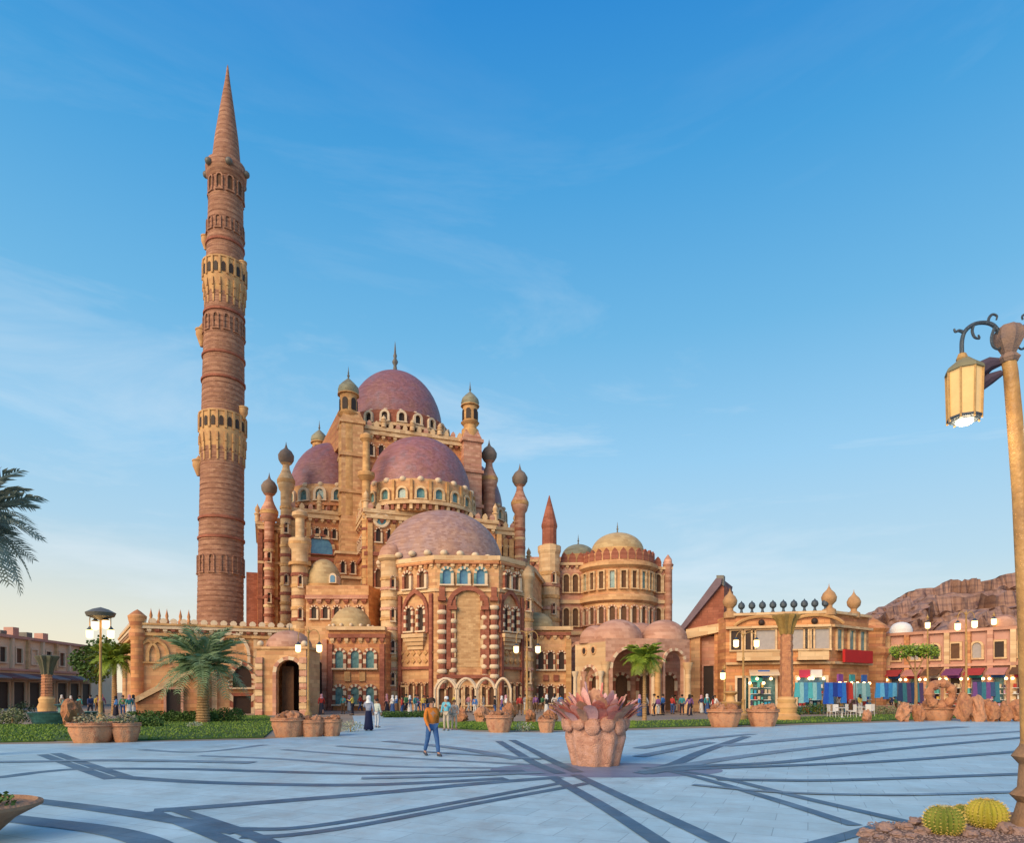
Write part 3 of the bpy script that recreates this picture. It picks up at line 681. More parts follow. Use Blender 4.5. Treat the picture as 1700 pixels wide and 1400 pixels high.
# outer concentric arch of dark brick
o1, o2 = arch_outline(3.6, 8.35), arch_outline(4.5, 8.85)
mb = MB()
for j in range(len(o1) - 1): mb.slab([o1[j], o2[j], o2[j + 1], o1[j + 1]], -.42, 0)
put('arch_surround', mb.mesh('arch_surround', REDB), mosque, w_c, aC, zp(1112, 70))
# banded half columns: light drums between dark bricks, each drum a piece
lb = MB().lathe([(.30, -.24), (.40, -.16), (.44, 0), (.40, .16), (.30, .24)], 10).mesh('column_drum', CREAM, True)
db = MB().lathe([(.30, -.27), (.30, .27)], 10).mesh('column_drum', REDB)
for px, y0, y1 in ((734, 997, 1140), (752, 1012, 1138), (805, 1012, 1132), (820, 997, 1132)):
    a, _ = w_c.px(px); z0, z1 = zp(y1, 70), zp(y0, 70); n = int((z1 - z0) / .52)
    for k in range(n):
        big = px in (734, 820)
        o = put('column_drum', lb if k % 2 else db, mosque, w_c, a, z0 + k * .52, .25 if big else .12)
        o.scale = (1.25, 1, 1) if big else (1.0, .8, 1)
    mb = MB(); w_c.box(mb, a - .42, a + .42, z1 - .1, z1 + .3, 0, .65); w_c.box(mb, a - .3, a + .3, z1 + .3, z1 + 1.4, 0, .3); mb.build('capital', REDB, mosque)
# paired windows with a shared hood on each side face
for wl_, pxs, hood in ((w_l, (681, 701), 691), (w_r, (838, 853), 845)):
    for px in pxs:
        a, _ = wl_.px(px)
        window(mosque, lambda n, me, a=a, wl_=wl_: put(n, me, mosque, wl_, a, zp(1048, 71)), .7, 2.5, 'round', .28, (CREAM, REDB), DARK, .35, blocks=5)
    a, _ = wl_.px(hood)
    o1, o2 = arch_outline(2.9, 4.3, 'pointed'), arch_outline(3.6, 4.8, 'pointed')
    mb = MB()
    for j in range(len(o1) - 1): mb.slab([o1[j], o2[j], o2[j + 1], o1[j + 1]], -.3, 0)
    put('window_hood', mb.mesh('window_hood', REDB), mosque, wl_, a, zp(1052, 71))
    # bracketed balcony beneath
    mb = MB()
    for k in range(4): wl_.box(mb, a - 1.5 + k * .15, a + 1.5 - k * .15, 8.2 - k * .42 - .4, 8.2 - k * .42, 0, .7 - k * .16)
    mb.build('balcony', SANDL, mosque)
    mb = MB(); wl_.box(mb, max(.1, a - 2.3), max(.5, a - 1.9), 1.2, 12.4, 0, .3); wl_.box(mb, min(wl_.L - .5, a + 1.9), min(wl_.L - .1, a + 2.3), 1.2, 12.4, 0, .3); mb.build('pilaster', REDB, mosque)
# corner turrets of the apse
for px, Y, y0, y1, r, mm in ((649, 73.2, 903, 930, 1.3, PINKD), (872, 74.2, 938, 962, 1.0, SANDL)):
    c = (xp(px, Y), Y)
    MB().lathe([(r * .86, 0), (r * .86, zp(y1, Y) - .3), (r * 1.1, zp(y1, Y)), (r * 1.12, zp(y1, Y) + .3)], 12, (c[0], c[1], 0)).build('corner_tower', SANDL, mosque, True)
    MB().lathe([(r * 1.12, 0)] + dome_prof(r * 1.05, zp(y0, Y) - zp(y1, Y) - .3, 6), 12, (c[0], c[1], zp(y1, Y) + .3)).build('turret_cap', mm, mosque, True)
for wl_, px in ((w_l, 673), (w_c, 762), (w_c, 790), (w_r, 838)):
    a, _ = wl_.px(px); window(mosque, lambda n, me, a=a, wl_=wl_: put(n, me, mosque, wl_, a, 0), .9, 2.5, 'flat', .2, (SANDL,), DARK, .3, 'door', 0, False)
# stepped relief below the paired windows
mb = MB(); w_l.box(mb, .2, w_l.L - .2, 4.4, 4.7, 0, .25); w_c.box(mb, .2, w_c.L - .2, 3.4, 3.8, 0, .5); w_r.box(mb, .2, w_r.L - .2, 4.4, 4.7, 0, .25); mb.build('string_course', REDB, mosque)

for w_, n in ((w_l, 4), (w_c, 7), (w_r, 3)):
    win_row(w_, .3, w_.L - .3, 1.0 if w_ is not w_c else .6, n, .55, 1.9, 'round', WOOD, (SANDL, REDB))
for w_, z0_, z1_ in ((w_l, 4.9, 7.0), (w_r, 4.9, 7.0), (w_e, 3, 14), (w_re, 3, 14)):   # diamond relief stones
    dm = WCACHE.setdefault('diamond', MB().slab([(0, -.3), (.3, 0), (0, .3), (-.3, 0)], -.14, 0).mesh('relief_stone', GOLD))
    n = max(1, int(w_.L / .8)); kz = max(1, int((z1_ - z0_) / .85))
    for i in range(n):
        for j in range(kz): put('relief_stone', dm, mosque, w_, (i + .5) * w_.L / n, z0_ + (j + .5) * .85, 0)
def ring_bands(c, r, z0, z1, step, m=None, slits=0):
    mb = MB(); z = z0; k = 0
    while z < z1:
        mb.lathe([(r - .02, 0), (r + .09, .04), (r + .09, step * .3), (r - .02, step * .34)], 14, (c[0], c[1], z), k % 2); z += step; k += 1
    mb.build('ring_bands', m or [REDB, GOLD], mosque, kind='stuff')
    if slits:
        for i in range(slits):
            zz = z0 + (i + .5) * (z1 - z0) / slits
            window(mosque, lambda nn, me, zz=zz: put_ring(nn, me, mosque, c, r - .02, -pi / 2 + .35, zz), .32, 1.3, 'round', .14, (CREAM, REDB), DARK, .24)
ring_bands((xp(498, 80), 80), .98, 1, 16.5, 1.35, [GOLD, REDB], 4)
ring_bands((xp(649, 73.2), 73.2), 1.12, 1, 15, 1.1, [GOLD, PINK], 4)
ring_bands((xp(872, 74.2), 74.2), .88, 1, 13, 1.1, [GOLD, PINK], 3)
ring_bands((xp(912, 86), 86), 1.35, 2, 18, 1.5, [GOLD, PINK], 4)
ring_bands((xp(475, 90.1), 90.1), .75, 6, 27, 1.3, [GOLD, REDB], 3)
ring_bands((xp(447, 93), 93), .68, 6, 23, 1.3, [SANDL, REDB], 3)
ring_bands((xp(863, 101.5), 101.5), .78, 14, 27, 1.4, [SANDL, REDB], 1)
ring_bands((xp(608, 84), 84), .52, 14, 27, 1.2, [GOLD, REDB])
# ---- left annexes
def annex(pl, pr, Y, ytop, ybase_m, m, depth=10, name='annex_wall'):
    P = [(xp(pl, Y), Y), (xp(pr, Y), Y), (xp(pr, Y) + 1, Y + depth), (xp(pl, Y) - 1, Y + depth)]
    MB().prism(P, 0, zp(ytop, Y)).build(name, m, mosque)
    return Wall(P[0], P[1])
a2 = annex(508, 612, 79, 972, 0, SAND, 6)
corbels(mosque, a2, 0, a2.L, zp(1003, 79), 1.0, .95, .4, [REDB, PINK])
for k in range(5):
    window(mosque, lambda n, me, k=k: put(n, me, mosque, a2, 1.0 + k * 1.35, zp(1004, 79) - 1.7), .6, 1.4, 'round', .22, (CREAM, REDB), DARK, .25)
cy = (xp(538, 81.5), 81.5); dome(mosque, cy, zp(970, 80), 2.15, 3.3, DOMEY, .0)
MB().lathe([(2.3, zp(985, 80)), (2.3, zp(970, 80))], 24, (cy[0], cy[1], 0)).build('drum', GOLD, mosque, True)
mb = MB(); mb.slab(arch_outline(.9, 1.2), 0, 2.0); o = mb.build('dormer', CREAM, mosque, loc=Vector((xp(552, 79.3), 79.3, zp(970, 80))) - Vector((OX, OY, 0)))
mb = MB().slab(arch_outline(.55, .85), -.06, 0).build('pane', BLUEG, o, loc=(0, 0, .1))
a1 = annex(546, 640, 70, 1047, 0, ORNG, 10)
mb = MB(); a1.box(mb, -.2, a1.L, zp(1047, 70), zp(1041, 70), -1, .4); mb.build('cornice', SANDL, mosque)
corbels(mosque, a1, 0, a1.L, zp(1068, 70), .95, .7, .3, [SANDL, REDB])
cy = (xp(583, 73), 73); dome(mosque, cy, zp(1040, 71), 2.2, 2.3, DOMEY, 0, 0)
mb = MB()
for k in range(14): mb.ball((cy[0] + 2.35 * cos(k * 2 * pi / 14), cy[1] + 2.35 * sin(k * 2 * pi / 14), zp(1040, 71) + .1), .2, 8, 5)
mb.build('bead_ring', CREAM, mosque, True, kind='stuff')
for row, (yt, yb) in enumerate(((1081, 1110), (1138, 1170))):
    for px in (564, 590, 615):
        a, _ = a1.px(px)
        window(mosque, lambda n, me, a=a: put(n, me, mosque, a1, a, zp(yb, 70)), .85, 1.85, 'round', .3, (CREAM, REDB), TEAL, .3, blocks=3)
for px in (577, 602):
    a, _ = a1.px(px); p = a1.pt(a, zp(1124, 70), .05); MB().box(p, (.6, .3, 1.0), a1.rz).build('relief_block', GOLD, mosque)
for px in (549, 635):
    a, _ = a1.px(px); mb = MB(); a1.box(mb, a - .25, a + .25, 0, zp(1070, 70), 0, .35); mb.build('pilaster', REDB, mosque)
a0 = annex(506, 546, 71, 1040, 0, SAND, 9)
for px in (531,):
    a, _ = a0.px(px); window(mosque, lambda n, me, a=a: put(n, me, mosque, a0, a, .6), .6, 4.6, 'round', .25, (PINK,), DARK, .3)
a, _ = a0.px(541); mb = MB(); a0.box(mb, a - .3, a + .2, 0, 7.6, 0, .4); mb.build('pilaster', PINK, mosque)
# round stair turret left
c = (xp(498, 80), 80); r = .98
st = MB().lathe([(r, 0), (r, zp(942, 80)), (r * 1.1, zp(938, 80)), (r, zp(934, 80)), (r, zp(914, 80)), (r * 1.35, zp(908, 80)), (r * 1.35, zp(896, 80)), (r * .55, zp(894, 80)), (r * .55, zp(862, 80)), (r * .95, zp(858, 80)), (r * .95, zp(852, 80)), (0, zp(845, 80))], 14, (c[0], c[1], 0)).build('stair_turret', SANDL, mosque, True)
for dz in (906, 940): MB().lathe([(r * 1.37, zp(dz, 80)), (r * 1.37, zp(dz, 80) + .35)], 14, (c[0], c[1], 0)).build('band', GOLD, st, True)
# ---- right annex
b1 = annex(872, 948, 76, 1047, 0, SAND, 12)
mb = MB(); b1.box(mb, 0, b1.L + .2, zp(1047, 76), zp(1041, 76), -1, .4); mb.build('cornice', SANDL, mosque)
corbels(mosque, b1, 0, b1.L, zp(1062, 76), .8, .7, .3, [SANDL, REDB])
cy = (xp(892, 78), 78); dome(mosque, cy, zp(1040, 77), 1.9, 1.7, DOMEY, 0, 0)
for (yb) in (1112, 1168):
    for px in (898, 914, 932):
        a, _ = b1.px(px)
        window(mosque, lambda n, me, a=a: put(n, me, mosque, b1, a, zp(yb, 76)), .62, 2.0, 'round', .2, (CREAM, REDB), DARK, .3, blocks=3)
for px in (906, 923):
    a, _ = b1.px(px); p = b1.pt(a, zp(1126, 76), .05); MB().box(p, (.6, .3, .7), b1.rz).build('relief_block', REDB, mosque)
for px in (884, 945):
    a, _ = b1.px(px); mb = MB(); b1.box(mb, a - .4, a + .2, 0, zp(1064, 76), 0, .45); mb.build('pilaster', GOLD, mosque)
# spire tower right
c = (xp(912, 86), 86); r = 1.35
tw = MB().lathe([(r, 0), (r, zp(922, 86)), (r * 1.12, zp(916, 86)), (r * 1.12, zp(908, 86)), (r * .68, zp(906, 86)), (r * .66, zp(880, 86)), (r * .74, zp(876, 86)), (r * .74, zp(872, 86)), (r * .4, zp(848, 86)), (0, zp(824, 86))], 12, (c[0], c[1], 0)).build('spire_tower', SANDL, mosque, False)
MB().lathe([(r * .70, zp(905, 86)), (r * .69, zp(880, 86)), (r * .77, zp(875, 86)), (r * .76, zp(872, 86)), (r * .42, zp(848, 86)), (.05, zp(823, 86))], 12, (c[0], c[1], 0)).build('spire', REDB, tw, False)
# low link buildings behind
MB().prism([(xp(880, 92), 92), (xp(940, 92), 92), (xp(940, 92), 99), (xp(880, 92), 99)], 0, zp(925, 92)).build('wall', PINK, mosque)
bk = Wall((xp(880, 92), 92), (xp(940, 92), 92)); corbels(mosque, bk, 0, bk.L, zp(940, 92), .9, .7, .4)
for px in (888, 930): 
    a, _ = bk.px(px); window(mosque, lambda n, me, a=a: put(n, me, mosque, bk, a, zp(1000, 92)), .7, 3, 'round', .2, (SANDL,), DARK, .3)
for k in range(7):
    a = 1.2 + k * 1.1
    p = df.pt(a, 0)

# ================================================================== MINARET
MY = 80.0; mx = xp(364, MY); s_ = FPX / MY
minaret = thing('minaret', 'very tall round brick minaret with golden balconies and a pointed cone cap', 'minaret', (mx, MY, 0))
lean = (14 / s_) / (zp(110, MY))
def mr(px): return px * .92 / s_ / 2
shaft = MB()
prof = [(mr(79), 0), (mr(78), zp(1030, MY))]
def rad(py):
    pts = [(1200, 80), (1030, 78), (640, 71), (460, 64), (330, 58), (270, 47)]
    for (a, ra), (b, rb) in zip(pts, pts[1:]):
        if b <= py <= a: return mr(ra + (rb - ra) * (a - py) / (a - b))
    return mr(80)
py = 1030
while py > 335:                                            # brick courses: proud and recessed rings
    r0 = rad(py); prof += [(r0, zp(py, MY)), (r0, zp(py - 6.2, MY)), (r0 - .035, zp(py - 6.4, MY)), (r0 - .035, zp(py - 8.9, MY))]
    py -= 9.1
prof += [(rad(335), zp(335, MY)), (rad(300), zp(300, MY)), (rad(275), zp(275, MY))]
shaft.lathe(prof, 32, (mx, MY, 0), lean=lean).build('shaft', MINB, minaret, True)
def mc(py): return (mx + lean * zp(py, MY), MY)
MB().lathe([(mr(50), zp(277, MY)), (mr(48), zp(270, MY)), (mr(40), zp(232, MY)), (mr(24), zp(180, MY)), (mr(9), zp(135, MY)), (mr(3), zp(112, MY)), (0, zp(106, MY))], 24, (mx, MY, 0), lean=lean).build('cone_cap', MINB, minaret, True)
GOLDM = mat('golden balcony stone', (.64, .40, .17), (.44, .23, .11), scale=1.2)
def balcony(yt, yr, yb, wtop, wbot, m=GOLDM, n=18):
    """parapet top yt, floor yr, muqarnas base yb"""
    c = mc(yr); r1, r0 = mr(wtop), mr(wbot)
    zt, zr, zbm = zp(yt, MY), zp(yr, MY), zp(yb, MY)
    b = MB().lathe([(r0, zbm), (r0 + (r1 - r0) * .25, zbm + (zr - zbm) * .3), (r0 + (r1 - r0) * .5, zbm + (zr - zbm) * .6), (r1, zr - .2), (r1, zr + .15), (r0 * .96, zr + .15)], 28, (c[0], c[1], 0)).build('balcony', m, minaret, True)
    par = MB().lathe([(r1 - .22, zr + .15), (r1, zr + .15), (r1, zt), (r1 + .1, zt), (r1 + .1, zt + .18), (r1 - .25, zt + .18), (r1 - .22, zt)], 28, (c[0], c[1], 0)).build('parapet', m, b, True)
    post = MB()
    for i in range(n):
        a = 2 * pi * i / n
        post.box((c[0] + (r1 + .02) * cos(a), c[1] + (r1 + .02) * sin(a), (zt + zr) / 2 + .1), (.25, .25, zt - zr), a)
        # muqarnas fins
        for t in (.15, .45, .75):
            rr = r0 + (r1 - r0) * t + .05
            post.box((c[0] + rr * cos(a), c[1] + rr * sin(a), zbm + (zr - zbm) * t), (.22, .2, (zr - zbm) * .28), a)
    post.build('muqarnas', GOLDM, b, kind='stuff')
    hole = MB().slab(arch_outline(.42, (zt - zr) * .55, 'pointed'), -.05, .05).mesh('opening', DARK)
    for i in range(n): put_ring('opening', hole, b, c, r1 + .02, 2 * pi * (i + .5) / n, zr + .35)
    return b
balcony(696, 724, 774, 78, 70); balcony(446, 474, 518, 72, 62)
# upper parapets and small side balconies
def side_bal(px, py, w, h, sgn):
    c = mc(py); X = mc(py)[0] + sgn * (rad(py) + mr(w) * .35); z = zp(py, MY)
    MB().lathe([(mr(w) * .3, -h * .8), (mr(w) * .7, -h * .35), (mr(w), -.05), (mr(w), .5), (mr(w) * 1.1, .5), (mr(w) * 1.1, .65), (mr(w) * .8, .65), (mr(w) * .6, h * .5), (mr(w) * .1, h * .8), (0, h * .9)], 12, (X, MY - .4, z)).build('side_balcony', GOLDM, minaret, True)
side_bal(326, 776, 20, 1.5, -1); side_bal(330, 560, 20, 1.7, -1); side_bal(332, 405, 14, 1.2, -1)
side_bal(408, 688, 16, 1.0, 1); side_bal(408, 448, 14, 1.1, 1)
for w, yt in ((62, 284),):
    c = mc(290)
    g = MB().lathe([(mr(56), zp(306, MY)), (mr(68), zp(298, MY)), (mr(70), zp(286, MY)), (mr(66), zp(278, MY)), (mr(50), zp(276, MY))], 24, (c[0], c[1], 0)).build('gallery_ring', MINB, minaret, True)
    for i in range(10):
        a = 2 * pi * (i + .5) / 10
        window(minaret, lambda n, me, a=a: put_ring(n, me, minaret, c, mr(58) - .1, a, zp(332, MY)), .55, 1.7, 'round', .16, (MINB,), WOOD, .2)
    for i in range(6):
        a = 2 * pi * i / 6; MB().ball((c[0] + mr(72) * cos(a), c[1] + mr(72) * sin(a), zp(290, MY)), .42, 10, 6).build('finial', LEAD, minaret, True)
for yb, yh in ((955, 30), (560, 26), (395, 20)):            # slit windows and blind arches
    c = mc(yb)
    for i in range(12):
        a = 2 * pi * i / 12
        window(minaret, lambda n, me, a=a: put_ring(n, me, minaret, c, rad(yb) - .1, a, zp(yb, MY)), .45, yh / s_ * .9, 'round', .16, (MINB,), WOOD, .2)
for yb in (900, 868, 640, 600, 530, 415):
    c = mc(yb); MB().lathe([(rad(yb) + .01, 0), (rad(yb) + .14, .05), (rad(yb) + .14, .3), (rad(yb) + .01, .36)], 28, (c[0], c[1], zp(yb, MY))).build('band', REDB, minaret, True)

# ================================================================== PERIMETER WALL
PW = Wall((xp(228, 57), 57), (xp(488, 62), 62)); pwz = 7.75
pw = thing('perimeter_wall', 'sandstone perimeter wall with scalloped crest and sloping stair parapet left of the mosque', 'wall', (xp(340, 59), 59, 0))
e1 = (xp(203, 74), 74)
P = [PW.pt(0).xy, PW.pt(PW.L).xy, (xp(480, 72), 72), e1]
MB().prism([tuple(p) for p in P], 0, pwz).build('wall', SAND, pw)
PWL = Wall(e1, PW.pt(0).xy)
for w_ in (PW, PWL):
    mb = MB(); w_.box(mb, 0, w_.L, pwz - .9, pwz - .65, 0, .25); w_.box(mb, 0, w_.L, pwz, pwz + .18, -.4, .45); mb.build('coping', GOLD, pw)
    corbels(pw, w_, 0, w_.L, pwz - .62, .6, .6, .35, [REDB, CREAM])
mer = MB().slab([(.22, 0), (.30, .2), (.2, .38), (0, .46), (-.2, .38), (-.30, .2), (-.22, 0)], -.1, .25).mesh('merlon', CREAM)
for w_ in (PW, PWL):
    n = int(w_.L / .78)
    for i in range(n): put('merlon', mer, pw, w_, (i + .5) * w_.L / n, pwz + .18, .2)
sp = MB().lathe([(.16, 0), (.22, .3), (.1, .6), (.14, .8), (.03, 1.3), (0, 1.5)], 8).mesh('spike', ORNG, True)
for px in (248, 262, 275, 298, 312):
    a, _ = PW.px(px); put('spike', sp, pw, PW, a, pwz + .18, -1.2)
# corner tower at the left end
c = PW.pt(0); MB().lathe([(.5, 0), (.5, 6.3), (.65, 6.7), (.65, 7.2), (.5, 7.4), (.7, 8.2), (.75, 8.5), (.3, 8.9), (0, 9.1)], 10, (c.x, c.y, 0)).build('corner_pier', ORNG, pw, True)
# sloping stair parapet, door, arch panel
a0_, z0_ = PW.px(232, 1168); a1_, z1_ = PW.px(325, 1118); a2_, _ = PW.px(333)
def wpoly(wall, pts, o0, o1, name, m, parent):
    n = len(pts); vs_ = [tuple(wall.pt(a, z, o1)) for a, z in pts] + [tuple(wall.pt(a, z, o0)) for a, z in pts]
    fs = [tuple(range(n)), tuple(range(2 * n - 1, n - 1, -1))] + [(i, n + i, n + (i + 1) % n, (i + 1) % n) for i in range(n)]
    return MB().add(vs_, fs).build(name, m, parent)
wpoly(PW, [(a0_, 0), (a2_, 0), (a2_, z1_ + .05), (a1_, z1_), (a0_, z0_)], .002, 1.6, 'stair_flank', ORNG, pw)
wpoly(PW, [(a0_ - .2, z0_), (a1_, z1_), (a2_ + .1, z1_ + .05), (a2_ + .1, z1_ + .5), (a1_ - .2, z1_ + .5), (a0_ - .2, z0_ + .5)], -.0, 1.85, 'handrail', SANDL, pw)
a, _ = PW.px(291); window(pw, lambda n, me: put(n, me, pw, PW, a, 0, 1.62), 1.1, 2.2, 'flat', .2, (PINK,), DARK, .3, 'door', 0, False)
a, _ = PW.px(402); window(pw, lambda n, me: put(n, me, pw, PW, a, 2.4), 1.6, 2.0, 'pointed', .4, (CREAM, REDB), DARK, .35, blocks=4)
a, _ = PW.px(402); window(pw, lambda n, me: put(n, me, pw, PW, a, 0), 1.5, 1.6, 'flat', .3, (CREAM, REDB), DARK, .35, 'door', 3, False)
a, _ = PW.px(385); o1, o2 = arch_outline(2.6, 2.6, 'pointed'), arch_outline(3.1, 3.0, 'pointed'); mb = MB()
for j in range(len(o1) - 1): mb.slab([o1[j], o2[j], o2[j + 1], o1[j + 1]], -.25, 0)
put('blind_arch', mb.mesh('blind_arch', CREAM), pw, PW, a, 4.6)
for px in (356, 425, 445):
    a, _ = PW.px(px); mb = MB(); PW.box(mb, a - .22, a + .22, 0, pwz - 1, 0, .3); mb.build('pilaster', SANDL, pw)
for px in (246, 262):
    a, _ = PW.px(px); window(pw, lambda n, me, a=a: put(n, me, pw, PW, a, 4.6), 1.3, 1.7, 'pointed', .25, (GOLD,), SAND, .2, 'blind_arch')

# ================================================================== ENTRANCE PAVILION
EY = 56.0
ep = thing('gate_pavilion', 'small domed gate pavilion with a tall dark arched doorway beside the perimeter wall', 'gatehouse', (xp(470, EY), EY + 2.2, 0))
E0, E1 = xp(426, EY), xp(508, EY)
EW = Wall((E0, EY), (E1, EY)); ac, _ = EW.px(480)
# front built round the opening
mb = MB(); hw = 1.05; zt_ = zp(1078, EY)
EW.box(mb, 0, ac - hw, 0, zt_, -.5, 0); EW.box(mb, ac + hw, EW.L, 0, zt_, -.5, 0)
arc = arch_outline(2 * hw, zp(1096, EY))
for j in range(1, len(arc) - 2):
    (x0, zz0), (x1, zz1) = arc[j], arc[j + 1]
    q = [(ac + x0, zz0), (ac + x0, zt_), (ac + x1, zt_), (ac + x1, zz1)]
    if abs(x0 - x1) < 1e-4: continue
    vs_ = [tuple(EW.pt(a, z, 0)) for a, z in q] + [tuple(EW.pt(a, z, -.5)) for a, z in q]
    mb.add(vs_, [(0, 1, 2, 3), (7, 6, 5, 4), (0, 4, 5, 1), (1, 5, 6, 2), (2, 6, 7, 3), (3, 7, 4, 0)])
mb.box((E0 + .25, EY + 2.1, zt_ / 2), (.5, 3.2, zt_)); mb.box((E1 - .25, EY + 2.1, zt_ / 2), (.5, 3.2, zt_)); mb.box(((E0 + E1) / 2, EY + 3.85, zt_ / 2), (E1 - E0, .3, zt_))
mb.box(((E0 + E1) / 2, EY + 1.9, zt_ + .1), (E1 - E0 + .3, 4.1, .2))
mb.build('wall', SAND, ep)
mb = MB(); o1, o2 = arch_outline(2 * hw, zp(1096, EY)), arch_outline(2 * hw + .6, zp(1096, EY) + .3)
for j in range(len(o1) - 1): mb.slab([o1[j], o2[j], o2[j + 1], o1[j + 1]], -.18, 0, j % 2)
put('arch_surround', mb.mesh('arch_surround', [CREAM, PINK]), ep, EW, ac, 0)
ce = (xp(467, EY), EY + 2.0); dome(ep, ce, zt_ + .2, 1.95, 1.55, PINKD, .25)
mb = MB(); 
dr = put('door_leaf', MB().box((-.5, .6, 2.1), (1.0, .08, 4.2)).mesh('door_leaf', WOOD), ep, EW, ac, 0, -.6)
dr = put('door_leaf', MB().box((.75, 1.0, 2.1), (.08, .9, 4.2)).mesh('door_leaf', WOOD), ep, EW, ac, 0, -.6)
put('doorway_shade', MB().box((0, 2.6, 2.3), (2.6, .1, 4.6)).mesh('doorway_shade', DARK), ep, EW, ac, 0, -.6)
for px in (431, 504):
    a, _ = EW.px(px); mb = MB()
    for k in range(9): EW.box(mb, a - .3, a + .3, k * .55, k * .55 + .5, 0, .22 + .06 * (k % 2), k % 2)
    mb.build('pilaster', [PINK, SANDL], ep)
    MB().ball(tuple(EW.pt(a, zt_ + .45, -.2)), .28, 10, 6).build('finial', CREAM, ep, True)

# ================================================================== WHITE ARCHES in front of the apse
AY = 60.0
wa = thing('arched_pergola', 'row of slender white pointed arches standing before the apse', 'pergola', (xp(790, AY), AY, 0))
for i, px in enumerate((722, 757, 790, 822, 848)):
    x = xp(px, AY); MB().tube([(x, AY, 0), (x, AY, 2.2)], .11, 8).build('post', CREAM, wa, True)
for p0, p1 in zip((722, 757, 790, 822), (757, 790, 822, 848)):
    x0, x1 = xp(p0, AY), xp(p1, AY); w = x1 - x0; pts = []
    for i in range(11):
        t = i / 10; pts.append((x0 + w * t, AY, 2.2 + 1.0 * (sin(pi * t) ** .7)))
    MB().tube(pts, .12, 6).build('arch', CREAM, wa, True)
    MB().tube([(x, y + 2.5, z) for x, y, z in pts], .12, 6).build('arch', CREAM, wa, True)
for px in (722, 757, 790, 822, 848):
    x = xp(px, AY); MB().tube([(x, AY + 2.5, 0), (x, AY + 2.5, 2.2)], .11, 8).build('post', CREAM, wa, True)

# ================================================================== ROUND HALL (right)
RY = 88.0
rh = thing('round_hall', 'round sandstone hall with arcaded windows and ochre dome right of the mosque', 'building', (xp(1025, RY), RY, 0))
c = (xp(1025, RY), RY); R = 60 / (FPX / RY)
def zr(py, Y=RY - 4): return zp(py, Y)
MB().lathe([(R, 0), (R, zr(1062)), (R + .35, zr(1058)), (R + .35, zr(1050)), (R, zr(1046)), (R, zr(1002)), (R + .45, zr(998)), (R + .45, zr(990)), (R, zr(986)), (R, zr(945)), (R + .5, zr(940)), (R + .5, zr(934)), (R, zr(932)), (R, zr(917))], 40, (c[0], c[1], 0)).build('drum', SAND, rh, True)
for i in range(22):
    a = 2 * pi * (i + .5) / 22
    window(rh, lambda n, me, a=a: put_ring(n, me, rh, c, R - .02, a, zr(978)), .6, (zr(950) - zr(978)), 'flat', .2, (SANDL,), [WOOD, TEAL][i % 3 == 0], .3)
    window(rh, lambda n, me, a=a: put_ring(n, me, rh, c, R - .02, a, zr(1036)), .7, (zr(1008) - zr(1036)), 'round', .22, (PINK, CREAM), WOOD, .3)
crest = MB().slab([(.45, 0), (.45, .7), (.3, 1.1), (0, 1.45), (-.3, 1.1), (-.45, .7), (-.45, 0)], -.1, .3).mesh('merlon', REDB)
for i in range(28): put_ring('merlon', crest, rh, c, R - .05, 2 * pi * i / 28, zr(930))
dome(rh, c, zr(918, RY), R * .72, zr(886, RY) - zr(918, RY), DOMEY, .55, 0)
mb = MB(); 
MB().lathe([(R * .74, zr(932)), (R * .74, zr(917, RY))], 30, (c[0], c[1], 0)).build('dome_drum', GOLD, rh, True)
for (p0, p1, yt, m) in ((930, 985, 935, PINK), (1070, 1116, 942, PINK)):
    Y = RY - 1; Q = [(xp(p0, Y), Y), (xp(p1, Y), Y), (xp(p1, Y), Y + 9), (xp(p0, Y), Y + 9)]
    MB().prism(Q, 0, zp(yt, Y)).build('wing', m, rh); w_ = Wall(Q[0], Q[1])
    corbels(rh, w_, 0, w_.L, zp(yt, Y) - .8, .8, .6, .35)
    n = int(w_.L / .95)
    for i in range(n): put('merlon', crest, rh, w_, (i + .5) * w_.L / n, zp(yt, Y), -.3)
    for row in (984, 1040):
        for px in ((940, 955) if p0 == 930 else (1092, 1106)):
            a, _ = w_.px(px); window(rh, lambda n, me, a=a: put(n, me, rh, w_, a, zp(row, Y)), .7, 2.3, 'round', .2, (SANDL,), WOOD, .3)
    mb = MB(); w_.box(mb, 0, w_.L, zp(1003, Y), zp(997, Y), 0, .25); w_.box(mb, 0, w_.L, zp(1055, Y), zp(1049, Y), 0, .3); mb.build('string_course', SANDL, rh)
cc = (xp(960, RY + 4), RY + 4); dome(rh, cc, zp(925, RY + 4), 2.3, 1.7, DOMEG, .5, 0)
MB().lathe([(2.4, zp(940, RY + 4)), (2.4, zp(925, RY + 4))], 24, (cc[0], cc[1], 0)).build('dome_drum', GOLD, rh, True)
for px, yt in ((1109, 924), (1113, 926), (900, 926)):
    if px == 1113: continue
    q = (xp(px, RY - 1), RY - 1); MB().lathe([(.55, 0), (.55, zp(945, RY)), (.75, zp(941, RY)), (.55, zp(938, RY)), (.5, zp(932, RY)), (.05, zp(yt, RY))], 10, (q[0], q[1], 0)).build('pinnacle', PINK, rh, True)

